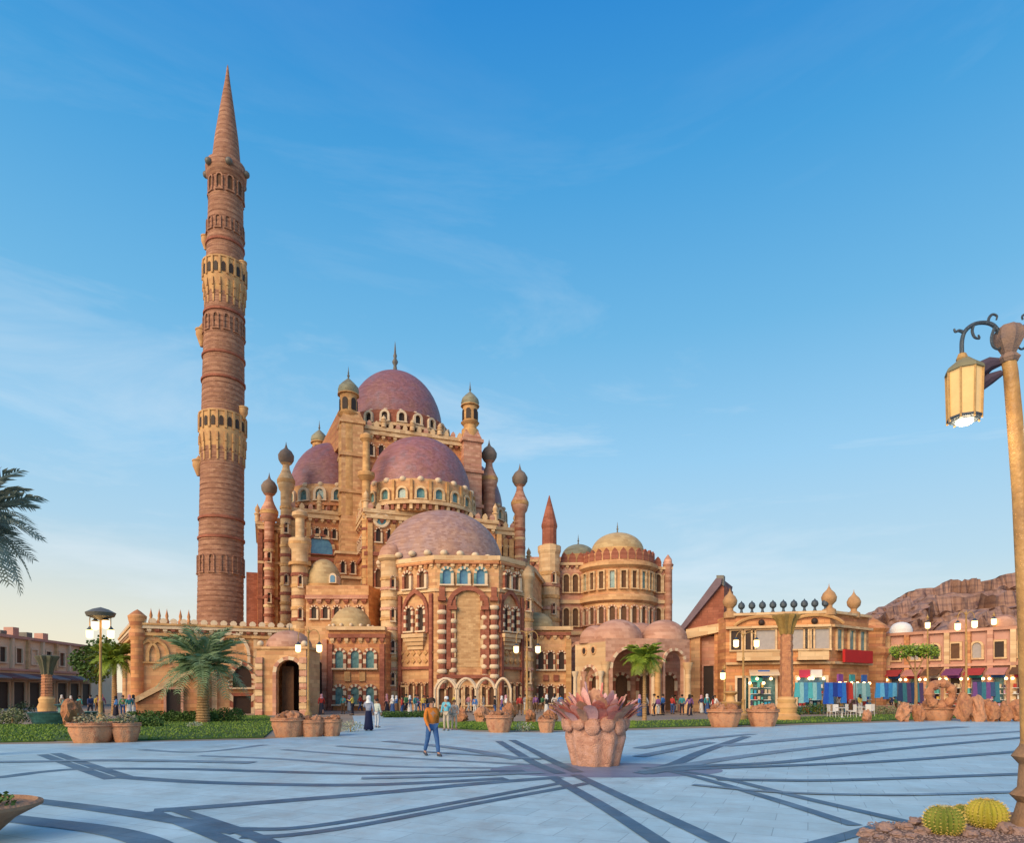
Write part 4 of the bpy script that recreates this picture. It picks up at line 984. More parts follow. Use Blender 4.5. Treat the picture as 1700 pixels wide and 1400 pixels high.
# ================================================================== DOMED PORTICO
PY = 60.0
po = thing('domed_portico', 'pink open portico of tall arches under clustered shallow domes', 'portico', (xp(1050, PY), PY + 3, 0))
def arched_bay(parent, wall, a_c, w, h, ztop, a0, a1, th, m, name='arch_wall', pk='round'):
    mb = MB(); hw = w / 2
    wall.box(mb, a0, a_c - hw, 0, ztop, -th, 0); wall.box(mb, a_c + hw, a1, 0, ztop, -th, 0)
    arc = arch_outline(w, h, pk, 12)
    for j in range(1, len(arc) - 2):
        (x0, q0), (x1, q1) = arc[j], arc[j + 1]
        if abs(x0 - x1) < 1e-4: continue
        q = [(a_c + x0, q0), (a_c + x0, ztop), (a_c + x1, ztop), (a_c + x1, q1)]
        vs_ = [tuple(wall.pt(a, z, 0)) for a, z in q] + [tuple(wall.pt(a, z, -th)) for a, z in q]
        mb.add(vs_, [(0, 1, 2, 3), (7, 6, 5, 4), (0, 4, 5, 1), (1, 5, 6, 2), (2, 6, 7, 3), (3, 7, 4, 0)])
    mb.build(name, m, parent)
    o1, o2 = arch_outline(w, h, pk, 12), arch_outline(w + .5, h + .25, pk, 12); mb = MB()
    for j in range(len(o1) - 1): mb.slab([o1[j], o2[j], o2[j + 1], o1[j + 1]], -.14, 0, j % 2)
    put('arch_surround', mb.mesh('arch_surround', [CREAM, PINKD]), parent, wall, a_c, 0)
p1 = Wall((xp(1004, PY), PY - .5), (xp(1092, PY), PY)); p2 = Wall((xp(1092, PY), PY), (xp(1145, PY + 1.5), PY + 1.5)); p3 = Wall((xp(955, PY + 4), PY + 4), (xp(1004, PY), PY - .5))
zt_ = zp(1066, PY)
a, _ = p1.px(1049); arched_bay(po, p1, a, 3.6, zp(1077, PY), zt_, 0, p1.L, .5, PINKD)
a, _ = p2.px(1119); arched_bay(po, p2, a, 2.2, zp(1080, PY), zt_, 0, p2.L, .5, PINKD)
arched_bay(po, p3, p3.L / 2, 2.4, 4.3, zt_, 0, p3.L, .5, SANDL)
# rear walls, roof slab
Q = [p3.pt(0).xy, p3.pt(p3.L).xy, p1.pt(p1.L).xy, p2.pt(p2.L).xy, (p2.pt(p2.L).x + .3, PY + 7.5), (p3.pt(0).x, PY + 8)]
MB().prism([tuple(q) for q in Q], zt_ + .002, zt_ + .3).build('roof_slab', PINKD, po)
mb = MB(); mb.box((xp(1050, PY + 8), PY + 7.9, zt_ / 2), (10.0, .4, zt_)); mb.build('rear_wall', PINK, po)
rw = Wall((xp(1050, PY + 8) - 5, PY + 7.7), (xp(1050, PY + 8) + 5, PY + 7.7))
for k in range(4): window(po, lambda n, me, k=k: put(n, me, po, rw, 1.4 + k * 2.4, .1), 1.2, 3.6, 'round', .3, (CREAM, REDB), WOOD, .2, 'door', 3, False)
for px, Y, r, h in ((1025, PY + 2.6, 2.4, 2.0), (1102, PY + 3, 2.2, 2.0), (988, PY + 3.2, 1.5, 1.5), (1062, PY + 5.6, 2.2, 2.0)):
    dome(po, (xp(px, Y), Y), zt_ + .3, r, h, PINKD, 0)
for px in (1006, 1092, 1142):
    Y = PY + (0 if px < 1100 else 1.4) - .35; x = xp(px, Y)
    MB().lathe([(.5, 0), (.5, .4), (.3, .55), (.27, 3.9), (.42, 4.3), (.5, 4.7)], 12, (x, Y, 0)).build('column', SANDL if px != 1092 else GOLD, po, True)
for da in (-.9, .62):
    eye = MB().tube([(.36 * cos(2 * pi * i / 14), 0, .36 * sin(2 * pi * i / 14)) for i in range(15)], .08, 6).mesh('round_window', SAND, True)
    o = put('round_window', eye, po, p3, p3.L / 2 + da, zp(1080, 61), .03)
    inst('opening', MB().slab([(.33 * cos(2 * pi * i / 14), .33 * sin(2 * pi * i / 14)) for i in range(14)], -.03, .02).mesh('opening', DARK), o, (0, 0, 0))
for px in (957, 972, 998):
    x = xp(px, 59); MB().lathe([(.30, 0), (.30, .35), (.2, .45), (.17, 3.3), (.22, 3.4), (.30, 3.7), (.32, 3.85)], 10, (x, 60.2 if px < 998 else 59.2, 0)).build('column', [PINKD, CREAM, GOLD][(px // 2) % 3], po, True)

# ================================================================== SLOPED-ROOF BUILDING
SY = 66.0
sl = thing('sloped_building', 'tall building with a steep wedge shaped roof between portico and shops', 'building', (xp(1170, SY), SY, 0))
SW = Wall((xp(1140, SY + 1), SY + 1), (xp(1212, SY - 1), SY - 1))
def sp_(px, py): a, z = SW.px(px, py); return a, z
mb = MB()
wpoly(SW, [sp_(1134, 1046), sp_(1202, 1036), sp_(1202, 972), sp_(1196, 966)], -5, 0, 'gable_wall', REDB, sl)
wpoly(SW, [sp_(1128, 1046), sp_(1136, 1048), sp_(1198, 972), sp_(1200, 962), sp_(1190, 962)], -5.4, .5, 'roof', mat('violet grey roof', (.20, .14, .16), (.14, .10, .12), scale=1), sl)
wpoly(SW, [sp_(1140, 1062), sp_(1140, 1046), sp_(1205, 1034), sp_(1205, 1048)], -5.2, .3, 'beam', SANDL, sl)
for p0_, p1_, m in ((1147, 1162, SAND), (1186, 1202, ORNG)):
    a0_, _ = SW.px(p0_); a1_, _ = SW.px(p1_); mb = MB(); SW.box(mb, a0_, a1_, 0, zp(1052, SY), -5, 0); mb.build('pier', m, sl)
a0_, _ = SW.px(1162); a1_, _ = SW.px(1186); mb = MB(); SW.box(mb, a0_, a1_, 0, zp(1056, SY), -4.6, -.8); mb.build('wall', PINK, sl)
a, _ = SW.px(1174); window(sl, lambda n, me: put(n, me, sl, SW, a, 0, -.8), 1.0, 4.6, 'flat', .15, (PINK,), DARK, .2, 'door', 0, False)
a0_, _ = SW.px(1202); mb = MB(); SW.box(mb, a0_, a0_ + 1.4, 0, zp(1090, SY), -4, .4); mb.build('pier', REDB, sl)
wpoly(SW, [sp_(1190, 962), sp_(1190, 956), sp_(1202, 956), sp_(1202, 974)], -.6, .2, 'ridge_block', LEAD, sl)

# ================================================================== SHOP BUILDING
HY_ = 62.0
sh = thing('shop_building', 'two storey orange shop building with ball finials along its roof parapet', 'building', (xp(1320, HY_), HY_, 0))
HW = Wall((xp(1205, 63), 63), (xp(1378, 60.5), 60.5)); HW2 = Wall((xp(1378, 60.5), 60.5), (xp(1442, 64.5), 64.5))
zr_ = zp(1022, 62)
Q = [HW.pt(0).xy, HW.pt(HW.L).xy, HW2.pt(HW2.L).xy, (xp(1442, 64.5) + 2, 76), (HW.pt(0).x, 76)]
MB().prism([tuple(q) for q in Q], 0, zr_).build('wall', ORNG, sh)
for w_ in (HW, HW2):
    mb = MB(); w_.box(mb, 0, w_.L, zr_, zr_ + .25, -.3, .3); mb.build('cornice', SANDL, sh)
    for zq in (1044, 1104):
        mb = MB(); w_.box(mb, 0, w_.L, zp(zq, 62), zp(zq - 4, 62), 0, .45); mb.build('string_course', SANDL, sh)
bf = MB().lathe([(.2, 0), (.12, .15), (.1, .35), (.28, .5), (.32, .7), (.25, .92), (.08, 1.05), (0, 1.2)], 10).mesh('finial', BRONZE, True)
for k in range(9):
    a, _ = HW.px(1231 + k * 17.4); put('finial', bf, sh, HW, a, zr_ + .25, 0)
on = MB().lathe([(.7, -.6), (.7, 0), (.35, .25), (.35, .5), (.72, .9), (.8, 1.35), (.6, 1.8), (.25, 2.15), (.06, 2.5), (0, 2.9)], 14).mesh('onion_turret', mat('dull ochre stone', (.52, .30, .14), (.36, .2, .1), scale=2), True)
for px, w_, s in ((1212, HW, .85), (1377, HW, .85), (1421, HW2, .8)):
    a, _ = w_.px(px); o = put('onion_turret', on, sh, w_, a, zr_ + .35, -.2); o.scale = (s, s, s)
MB().lathe([(1.2, 0)] + dome_prof(1.2, .8, 6), 18, (xp(1401, 66), 66, zr_)).build('dome', mat('slate grey dome', (.16, .18, .22), (.2, .2, .22)), sh, True)
# arches round-eye ornaments
for px in (1264, 1352):
    a, _ = HW.px(px); q = HW.pt(a, zp(1034, 62), .1)
    MB().ball((q.x, q.y, q.z), .3, 10, 6).build('eye_hole', DARK, sh, True)
    mb = MB(); R1 = 2.6; pts = []
    for i in range(13):
        t = pi * (.12 + .76 * i / 12); pts.append(tuple(HW.pt(a - R1 * cos(t), zp(1048, 62) + 1.35 * sin(t), .15)))
    MB().tube(pts, .16, 6).build('arch_moulding', GOLD, sh, True)
GREYC = mat('net curtain', (.42, .38, .36), (.34, .31, .30), scale=3)
for px, w in ((1222, .9), (1245, .8), (1268, 2.0), (1327, 1.4), (1343, .7), (1362, 1.5)):
    a, _ = HW.px(px); window(sh, lambda n, me, a=a: put(n, me, sh, HW, a, zp(1079, 62)), w, 1.8, 'flat', .15, (SANDL,), DARK if w < .95 else GREYC, .2)
for px in (1392, 1412, 1430):
    a, _ = HW2.px(px); window(sh, lambda n, me, a=a: put(n, me, sh, HW2, a, zp(1079, 62)), .85, 1.8, 'flat', .12, (SANDL,), TEAL, .2)
for p0_, p1_ in ((1222, 1296), (1322, 1372)):
    a0_, _ = HW.px(p0_); a1_, _ = HW.px(p1_)
    mb = MB(); HW.box(mb, a0_, a1_, zp(1098, 62), zp(1093, 62), 0, 1.3); HW.box(mb, a0_, a1_, zp(1093, 62), zp(1083, 62), 1.15, 1.3); HW.box(mb, a0_ - .05, a1_ + .05, zp(1083, 62), zp(1081, 62), 1.1, 1.4); mb.build('balcony', SANDL, sh)
for px in (1226, 1236, 1345): pass
# ground floor: shop fronts
for px, w, pn in ((1233, 1.0, DARK), (1262, 2.6, TEAL), (1347, 2.4, BLUEG)):
    a, _ = HW.px(px); o = window(sh, lambda n, me, a=a: put(n, me, sh, HW, a, 0), w, 3.3, 'flat', .2, (CREAM,), pn, .3, 'shop_window', 0, False)
a0_, _ = HW.px(1243); a1_, _ = HW.px(1292); zA = zp(1112, 62)
mb = MB(); aw = [tuple(HW.pt(a, z, o)) for a, z, o in ((a0_, zA, 0), (a1_, zA, 0), (a1_, zA - .5, 1.5), (a0_, zA - .5, 1.5), (a0_, zA - .12, 0), (a1_, zA - .12, 0), (a1_, zA - .62, 1.5), (a0_, zA - .62, 1.5))]
mb.add(aw, [(3, 2, 1, 0), (4, 5, 6, 7), (0, 1, 5, 4), (1, 2, 6, 5), (2, 3, 7, 6), (3, 0, 4, 7)]).build('awning', CREAM, sh)
RED = mat('red sign', (.50, .02, .02), (.42, .02, .02), bump=0)
a0_, _ = HW2.px(1390); a1_, _ = HW2.px(1436); mb = MB(); HW2.box(mb, a0_, a1_, zp(1101, 62), zp(1080, 62), .5, .75); mb.build('signboard', RED, sh)
for px, c_ in ((1384, BLUEG), (1403, mat('red cloth', (.38, .04, .03))), (1424, TEAL)):
    a, _ = HW2.px(px); window(sh, lambda n, me, a=a: put(n, me, sh, HW2, a, 0), 1.0, 2.6, 'flat', .12, (CREAM,), c_, .2, 'shop_window', 0, False)

# ================================================================== ARCADE (right)
AR = Wall((xp(1442, 72), 72), (xp(1760, 60), 60))
ar = thing('shopping_arcade', 'long low rose coloured shopping arcade below the rocky hills', 'building', (AR.pt(AR.L / 2).x, AR.pt(AR.L / 2).y, 0))
zA = 7.9
Q = [AR.pt(0).xy, AR.pt(AR.L).xy, (AR.pt(AR.L).x + 2, 78), (AR.pt(0).x, 84)]
MB().prism([tuple(q) for q in Q], 0, zA).build('wall', ROSEP, ar)
mb = MB(); AR.box(mb, 0, AR.L, zA, zA + .3, -.3, .35); mb.build('cornice', PINK, ar)
mb = MB(); AR.box(mb, 0, AR.L, 4.5, 4.8, 0, .5); mb.build('string_course', PINK, ar)
n = 9
awc = [mat('purple awning', (.22, .06, .16)), mat('red awning', (.42, .05, .05)), mat('pink awning', (.55, .24, .2)), WOOD]
glass = [DARK, mat('shop interior blue', (.03, .05, .12), (.08, .12, .22), scale=4, bump=0), TEAL, mat('shop interior plum', (.07, .03, .07), (.14, .06, .09), scale=4, bump=0)]
for k in range(n):
    a = (k + .5) * AR.L / n; w = AR.L / n
    mb = MB(); AR.box(mb, a - w / 2, a - w / 2 + .45, 0, zA - .002, 0, .45); mb.build('pier', [PINK, SANDL, ORNG][k % 3], ar)
    window(ar, lambda n_, me, a=a: put(n_, me, ar, AR, a, 5.3), w * .42, 1.5, ['flat', 'round'][k % 2], .2, (SANDL,), [DARK, WOOD, GREYC][k % 3], .2)
    window(ar, lambda n_, me, a=a: put(n_, me, ar, AR, a, 0), w - 1.0, 3.4, 'flat', .15, (CREAM,), glass[k % 4], .2, 'shop_window', 0, False)
    zz = 4.3; q = [(a - w * .42, zz, .5), (a + w * .42, zz, .5), (a + w * .42, zz - .6, 1.9), (a - w * .42, zz - .6, 1.9)]
    vs_ = [tuple(AR.pt(x, z, o)) for x, z, o in q] + [tuple(AR.pt(x, z - .12, o)) for x, z, o in q]
    MB().add(vs_, [(3, 2, 1, 0), (4, 5, 6, 7), (0, 1, 5, 4), (1, 2, 6, 5), (2, 3, 7, 6), (3, 0, 4, 7)]).build('awning', awc[k % 4], ar)
for k in (1, 4, 6): MB().lathe([(1.1, 0), (1.1, .5)] + [(r, z + .5) for r, z in dome_prof(1.05, .8, 6)], 16, tuple(AR.pt((k + .5) * AR.L / n, zA + .3, -1.6))).build('roof_dome', [WHITE, PINKD, PINKD][[1, 4, 6].index(k)], ar, True)
# pedestal vault near 1425
tower = thing('corner_kiosk', 'small orange corner tower between shop building and rose arcade', 'tower', (xp(1450, 70), 70, 0))
MB().lathe([(1.2, 0), (1.2, 5.5), (1.5, 6.0), (1.5, 6.5), (1.1, 6.8), (1.2, 8.2), (1.5, 8.6), (1.2, 9.0), (.4, 9.6), (0, 9.8)], 10, (xp(1450, 70), 70, 0)).build('shaft', ORNG, tower, False)

# ================================================================== LEFT BUILDINGS
BL = Wall((xp(-200, 62), 62), (xp(150, 100), 100))
lb_ = thing('market_building', 'long low beige two storey building receding along the left edge', 'building', (xp(0, 72), 74, 0))
Q = [BL.pt(0).xy, BL.pt(BL.L).xy, (BL.pt(BL.L).x - 4, 112), (BL.pt(0).x - 14, 74)]
MB().prism([tuple(q) for q in Q], 0, 8.6).build('wall', BEIGE, lb_)
mb = MB(); BL.box(mb, 0, BL.L, 8.6, 8.95, -.4, .4); mb.build('cornice', ROSEP, lb_)
mb = MB(); BL.box(mb, 0, BL.L, 4.6, 4.85, 0, .3); mb.build('string_course', ROSEP, lb_)
n = 12
for k in range(n):
    a = (k + .5) * BL.L / n; w = BL.L / n
    mb = MB(); BL.box(mb, a - w / 2, a - w / 2 + .4, 4.9, 8.59, 0, .35); mb.build('pier', SANDL if k % 2 else BEIGE, lb_)
    window(lb_, lambda n_, me, a=a: put(n_, me, lb_, BL, a, 5.6), 1.2, 1.8, 'flat', .2, (BEIGE,), [WOOD, BEIGE, DARK][k % 3], .25)
    window(lb_, lambda n_, me, a=a: put(n_, me, lb_, BL, a, 0), w - .9, 3.2, 'flat', .15, (BEIGE,), DARK, .25, 'shop_window', 0, False)
    q = [(a - w * .48, 4.3, .1), (a + w * .48, 4.3, .1), (a + w * .48, 3.7, 2.2), (a - w * .48, 3.7, 2.2)]
    vs_ = [tuple(BL.pt(x, z, o)) for x, z, o in q] + [tuple(BL.pt(x, z - .12, o)) for x, z, o in q]
    MB().add(vs_, [(3, 2, 1, 0), (4, 5, 6, 7), (0, 1, 5, 4), (1, 2, 6, 5), (2, 3, 7, 6), (3, 0, 4, 7)]).build('awning', [mat('grey awning', (.30, .26, .25)), mat('maroon awning', (.22, .10, .09))][k % 2], lb_)
for k, (px, h) in enumerate(((40, 1.2), (62, .8), (88, 1.0), (20, .6))):
    a, _ = BL.px(px); MB().box(tuple(BL.pt(a, 8.95 + h / 2, -1.5)), (1.2, 1.0, h)).build('roof_tank', [ROSEP, LEAD][k % 2], lb_)

# ================================================================== PALMS
def frond_mesh(name, Lf, m, droop=.55, seed=0, nl=26, lw=.035, ll=.5):
    rnd = random.Random(seed); mb = MB(); pts = []
    for i in range(13):
        t = i / 12; pts.append(Vector((Lf * (t - .12 * droop * t * t), 0, Lf * (.55 * t - droop * t * t * 1.15))))
    mb.tube(pts, [.035 * (1 - .8 * i / 12) for i in range(13)], 4)
    for s in (-1, 1):
        for k in range(nl):
            t = .12 + .87 * k / (nl - 1); i = min(11, int(t * 12)); f = t * 12 - i; p = pts[i].lerp(pts[i + 1], f); tg = (pts[i + 1] - pts[i]).normalized()
            l_ = Lf * ll * .34 * (sin(pi * min(1, t * .85 + .12)) ** .6) * rnd.uniform(.85, 1.1) + .06
            d = (tg * .75 + Vector((0, s * .9, .25 + rnd.uniform(-.15, .15)))).normalized()
            e = p + d * l_ + Vector((0, 0, -l_ * .28)); wv = tg * lw
            mid = p + d * l_ * .5
            mb.add([p - wv * .5, p + wv * .5, mid + wv, e, mid - wv * .6], [(0, 1, 2, 3, 4)])
    return mb.mesh(name, m)
def palm(name, label, x, y, h, Lf, m, n=30, tr=.22, lean=0, seed=0, group='palms round the plaza', up=.35, ll=.6, lw=.04, bend=0):
    rnd = random.Random(seed); t = thing(name, label, 'palm', (x, y, 0), group=group)
    prof = []
    k = max(6, int(h / .16))
    for i in range(k + 1):
        z = h * i / k; r = tr * (1.25 - .35 * min(1, z / h * 1.5)); prof += [(r * 1.12, z), (r * .9, z + h / k * .8)]
    tk = MB().lathe(prof, 10, (0, 0, 0), lean=lean).build('trunk', BARK, t, True, world=False)
    MB().ball((lean * h, 0, h), tr * 1.5, 8, 5).build('crown_heart', m, t, True, world=False)
    meshes = [frond_mesh('frond', Lf * s, m, d, seed + j, lw=lw, ll=ll) for j, (s, d) in enumerate(((1, .45), (.95, .7), (.85, .95)))]
    for i in range(n):
        q = i / n; az = i * 2.39996 + rnd.uniform(-.2, .2)
        tilt = bend - 1.0 + 1.35 * q ** .85 + rnd.uniform(-.08, .08)       # negative = upright
        inst('frond', meshes[min(2, int(q * 3))], t, (lean * h, 0, h + .05), rot=(rnd.uniform(-.25, .25), tilt * .85 + up * .0, az), scale=rnd.uniform(.88, 1.08))
    return t
palm('date_palm', 'large blue green date palm on the lawn before the perimeter wall', xp(337, 42), 42, 3.3, 3.5, LEAFB, 46, .34, 0, 1, ll=.85, lw=.035, bend=-.18)
palm('date_palm', 'dark palm crown reaching in from the left edge of the frame', xp(-62, 20), 20, 6.75, 2.45, LEAFD, 38, .2, 0, 5, ll=.9, lw=.04)
palm('fan_palm', 'green palm rising behind the cluster of lamps on the left', xp(190, 58), 58, 4.6, 2.2, LEAFY, 34, .2, 0, 8, ll=1.0, lw=.045)
palm('young_palm', 'yellow green young palm in front of the pink portico', xp(1070, 46), 46, 4.1, 1.7, LEAFY, 26, .13, 0, 11, ll=1.2, lw=.035)
# broad trimmed tree right
def foliage(mb, c, rx, ry, rz, n, s, rnd):
    for _ in range(n):
        while True:
            p = Vector((rnd.uniform(-1, 1), rnd.uniform(-1, 1), rnd.uniform(-1, 1)))
            if .25 < p.length < 1: break
        q = Vector((c[0] + p.x * rx, c[1] + p.y * ry, c[2] + p.z * rz))
        u = Vector((rnd.gauss(0, 1), rnd.gauss(0, 1), rnd.gauss(0, 1))).normalized() * s * rnd.uniform(.6, 1.3); w = u.orthogonal().normalized() * s * .5
        mb.add([q, q + u * .5 + w, q + u, q + u * .5 - w], [(0, 1, 2, 3)])
def tree(name, label, x, y, h, blobs, m, n=500, s=.16, seed=0, tr=.12):
    rnd = random.Random(seed); t = thing(name, label, 'tree', (x, y, 0), group=None)
    tk = MB().tube([(0, 0, 0), (.05, 0, h * .5), (0, 0, h)], [tr * 1.2, tr, tr * .8], 8)
    for b in blobs: tk.tube([(0, 0, h * .9), (b[0] * .5, b[1] * .5, (h + b[2]) / 2), (b[0], b[1], b[2])], [tr * .6, tr * .4, tr * .2], 5)
    tk.build('trunk', BARK, t, True, world=False)
    mb = MB()
    for b in blobs: foliage(mb, b[:3], b[3], b[3] * .9, b[4], n, s, rnd)
    mb.build('crown', m, t, world=False)
    return t
tree('trimmed_tree', 'flat topped yellow green tree in front of the rose arcade', xp(1520, 52), 52, 3.6, [(-1.1, 0, zp(1083, 52), .9, .55), (.1, .3, zp(1080, 52), .8, .5), (1.0, 0, zp(1082, 52), .85, .6)], LEAFY, 420, .2, 4)
tree('bushy_tree', 'dark bushy tree behind the lamps at far left', xp(165, 66), 66, 4, [(-1.6, 0, 5.2, 1.3, 1.2), (.2, .2, 6.2, 1.6, 1.3), (-.6, 0, 4.0, 1.5, 1.0)], HEDGE, 420, .3, 6)

# hedges and shrubs
def shrub(label, px, py, w, h, m, seed, name='shrub', n=420, s=.11):
    x, y = gd(px, py); rnd = random.Random(seed); t = thing(name, label, 'shrub', (x, y, 0))
    mb = MB(); k = max(1, int(w / .7))
    for i in range(k): foliage(mb, (-w / 2 + (i + .5) * w / k, rnd.uniform(-.15, .15), h * .5), w / k * .75, .45, h * .52, n, s, rnd)
    mb.build('foliage', m, t, world=False)
    st = MB()
    for i in range(k): st.tube([(-w / 2 + (i + .5) * w / k, 0, 0), (-w / 2 + (i + .5) * w / k, 0, h * .6)], .04, 5)
    st.build('stem', BARK, t, world=False)
    return t
shrub('long dark hedge at the foot of the date palm', 285, 1200, 5.5, .75, HEDGE, 1)
shrub('rounded green shrub right of the date palm', 372, 1199, 2.4, .9, HEDGE, 2)
shrub('low bright green shrub beside the left planters', 245, 1208, 1.6, .6, HEDGE, 3)
shrub('black green bush left of the teal basin', 38, 1200, 1.2, 1.3, mat('dark leaf', (.02, .04, .02), (.04, .06, .03), bump=0), 4)
shrub('pale olive bush at the far left edge', 8, 1205, 1.8, 1.0, mat('olive leaf', (.18, .2, .08), (.25, .26, .14), bump=0), 5)
shrub('dark shrub beside the tall carved column', 1352, 1187, 2.0, .95, HEDGE, 6)
shrub('round shrub in front of the small blue shop', 1322, 1188, 1.0, .7, HEDGE, 16)
shrub('olive shrub left of the coral stone ring', 1470, 1188, 1.6, .8, mat('olive leaf', (.1, .1, .1)), 7)
shrub('low green hedge below the striped apse', 690, 1192, 5.0, .5, HEDGE, 8)
shrub('low hedge under the three by two arched windows', 583, 1180, 4.2, .8, HEDGE, 9)
shrub('small green shrub by the right end of the lawn', 1680, 1184, 3.4, .7, HEDGE, 10)
shrub('pale flowering bush at the end of the middle left planters', 582, 1216, .9, .55, mat('pale blossom', (.55, .52, .42), (.25, .32, .15), scale=9, bump=0), 11, 'flower_bush', 300, .07)
shrub('white blossoming ground plant in the lawn before the date palm', 322, 1208, .6, .3, mat('pale blossom', (.5, .5, .5)), 12, 'flower_bush', 150, .07)
shrub('white flower clump between the planters before the apse', 868, 1215, .7, .45, mat('pale blossom', (.5, .5, .5)), 13, 'flower_bush', 200, .07)

# ================================================================== LAMPS
def small_lamp(name, label, px, Y, heads, top, pole_m=BRASS, base_py=None, hr=.21, hh=.72):
    """pole with pendant lanterns; heads = list of (px, py) of the light centres"""
    x = xp(px, Y); t = thing(name, label, 'street lamp', (x, Y, 0), group='lamps round the plaza')
    zt = zp(top, Y)
    MB().lathe([(.28, 0), (.3, .3), (.16, .5), (.13, 1.2), (.17, 1.3), (.1, 1.4), (.08, zt * .7), (.12, zt * .72), (.07, zt * .74), (.06, zt), (.14, zt + .1), (.03, zt + .35), (0, zt + .5)], 10).build('pole', pole_m, t, True, world=False)
    for hx, hy in heads:
        X = xp(hx, Y) - x; Z = zp(hy, Y); s = 1 if X > 0 else -1
        pts = [(0, 0, zt - .25)] + [(X * (.5 - .5 * cos(pi * k / 6)), 0, zt - .25 + .55 * sin(pi * k / 6)) for k in range(1, 6)] + [(X, 0, max(zt - .25, Z + hh * .6)), (X, 0, Z + hh * .5)]
        MB().tube(pts, .035, 6).build('arm', pole_m, t, True, world=False)
        lt = MB().lathe([(hr * .5, -hh * .5), (hr, -hh * .38), (hr * 1.05, hh * .3), (hr * .6, hh * .45), (hr * .2, hh * .55)], 8, (X, 0, Z)).build('lantern', LAMPG, t, True, world=False)
        MB().lathe([(hr * 1.15, hh * .3), (hr * .6, hh * .5), (0, hh * .75)], 8, (X, 0, Z)).build('lantern_cap', BRONZE, lt, True, world=False)
    return t
small_lamp('street_lamp', 'twin lantern lamp post right of the gate pavilion arch', 512, 52, [(495, 1076), (530, 1076)], 1052)
small_lamp('street_lamp', 'twin lantern lamp post at the right side of the striped apse', 875, 58, [(857, 1078), (893, 1078)], 1054)
small_lamp('street_lamp', 'four headed lamp post with dark canopy among the trees on the left', 167, 46, [(149, 1052), (158, 1038), (176, 1036), (184, 1052)], 1022)
small_lamp('street_lamp', 'tall twin lantern lamp post before the right part of the arcade', 1604, 56, [(1590, 1040), (1618, 1036)], 1022)
small_lamp('street_lamp', 'single lantern lamp on the arcade roof left of the twin lamp', 1540, 64, [(1540, 1038)], 1028)
small_lamp('street_lamp', 'single small lantern lamp right of the tall twin lamp', 1650, 64, [(1650, 1032)], 1024)
small_lamp('street_lamp', 'low twin lantern lamp in front of the shop building balcony', 1234, 54, [(1222, 1068), (1256, 1068)], 1056)
small_lamp('street_lamp', 'short lamp with one low lantern by the wedge roofed building', 1203, 56, [(1200, 1122)], 1112)
MB().lathe([(.15, 0), (.85, .25), (.95, .5), (.5, .75), (0, .9)], 14, (xp(167, 46), 46, zp(1030, 46))).build('lamp_canopy', LEAD, [o for o in COL.objects if o.get('label', '').startswith('four headed')][0], True)

# big foreground lamp, right edge
BYL = 9.2; bs = FPX / BYL
bl = thing('street_lamp', 'tall gold painted foreground lamp post with scrolled arm and lit hanging lantern at right', 'street lamp', (xp(1713, BYL), BYL, 0))
X0 = xp(1713, BYL)
def B(px, py, dy=0): q = at(px, py, BYL); return (q.x - X0, dy, q.z)
pts = [B(1712, 1370), B(1709, 1200), B(1703, 1000), B(1694, 820), B(1684, 690), B(1678, 620), B(1675, 600)]
MB().tube(pts, [.115, .11, .105, .1, .095, .09, .088], 14).build('pole', mat('lamp pole gold brown', (.54, .33, .12), (.26, .14, .06), scale=1.8, rough=.4, c3=(.42, .23, .08)), bl, True, world=False)
MB().lathe([(.30, 0), (.30, .12), (.22, .22), (.17, .42), (.26, .52), (.17, .62), (.15, .95), (.24, 1.06), (.15, 1.2), (.12, 1.3)], 14, (0, 0, 0)).build('pole_base', mat('lamp base brown', (.30, .18, .10), (.2, .12, .07), scale=5), bl, True, world=False)
b = B(1675, 600)
MB().lathe([(.1, -.02), (.13, .03), (.08, .1), (.12, .18), (.17, .28), (.17, .4), (.12, .48), (.03, .52), (0, .53)], 14, b, 0, .08, 7).build('pole_finial', mat('bronze bud', (.30, .19, .13), (.18, .13, .12), scale=8), bl, True, world=False)
def scroll(cx, cy, r0, r1, a0, a1, n=14, dy=0):
    out = []
    for i in range(n):
        t = i / (n - 1); a = a0 + (a1 - a0) * t; r = r0 + (r1 - r0) * t; out.append(B(cx + r * cos(a), cy - r * sin(a), dy))
    return out
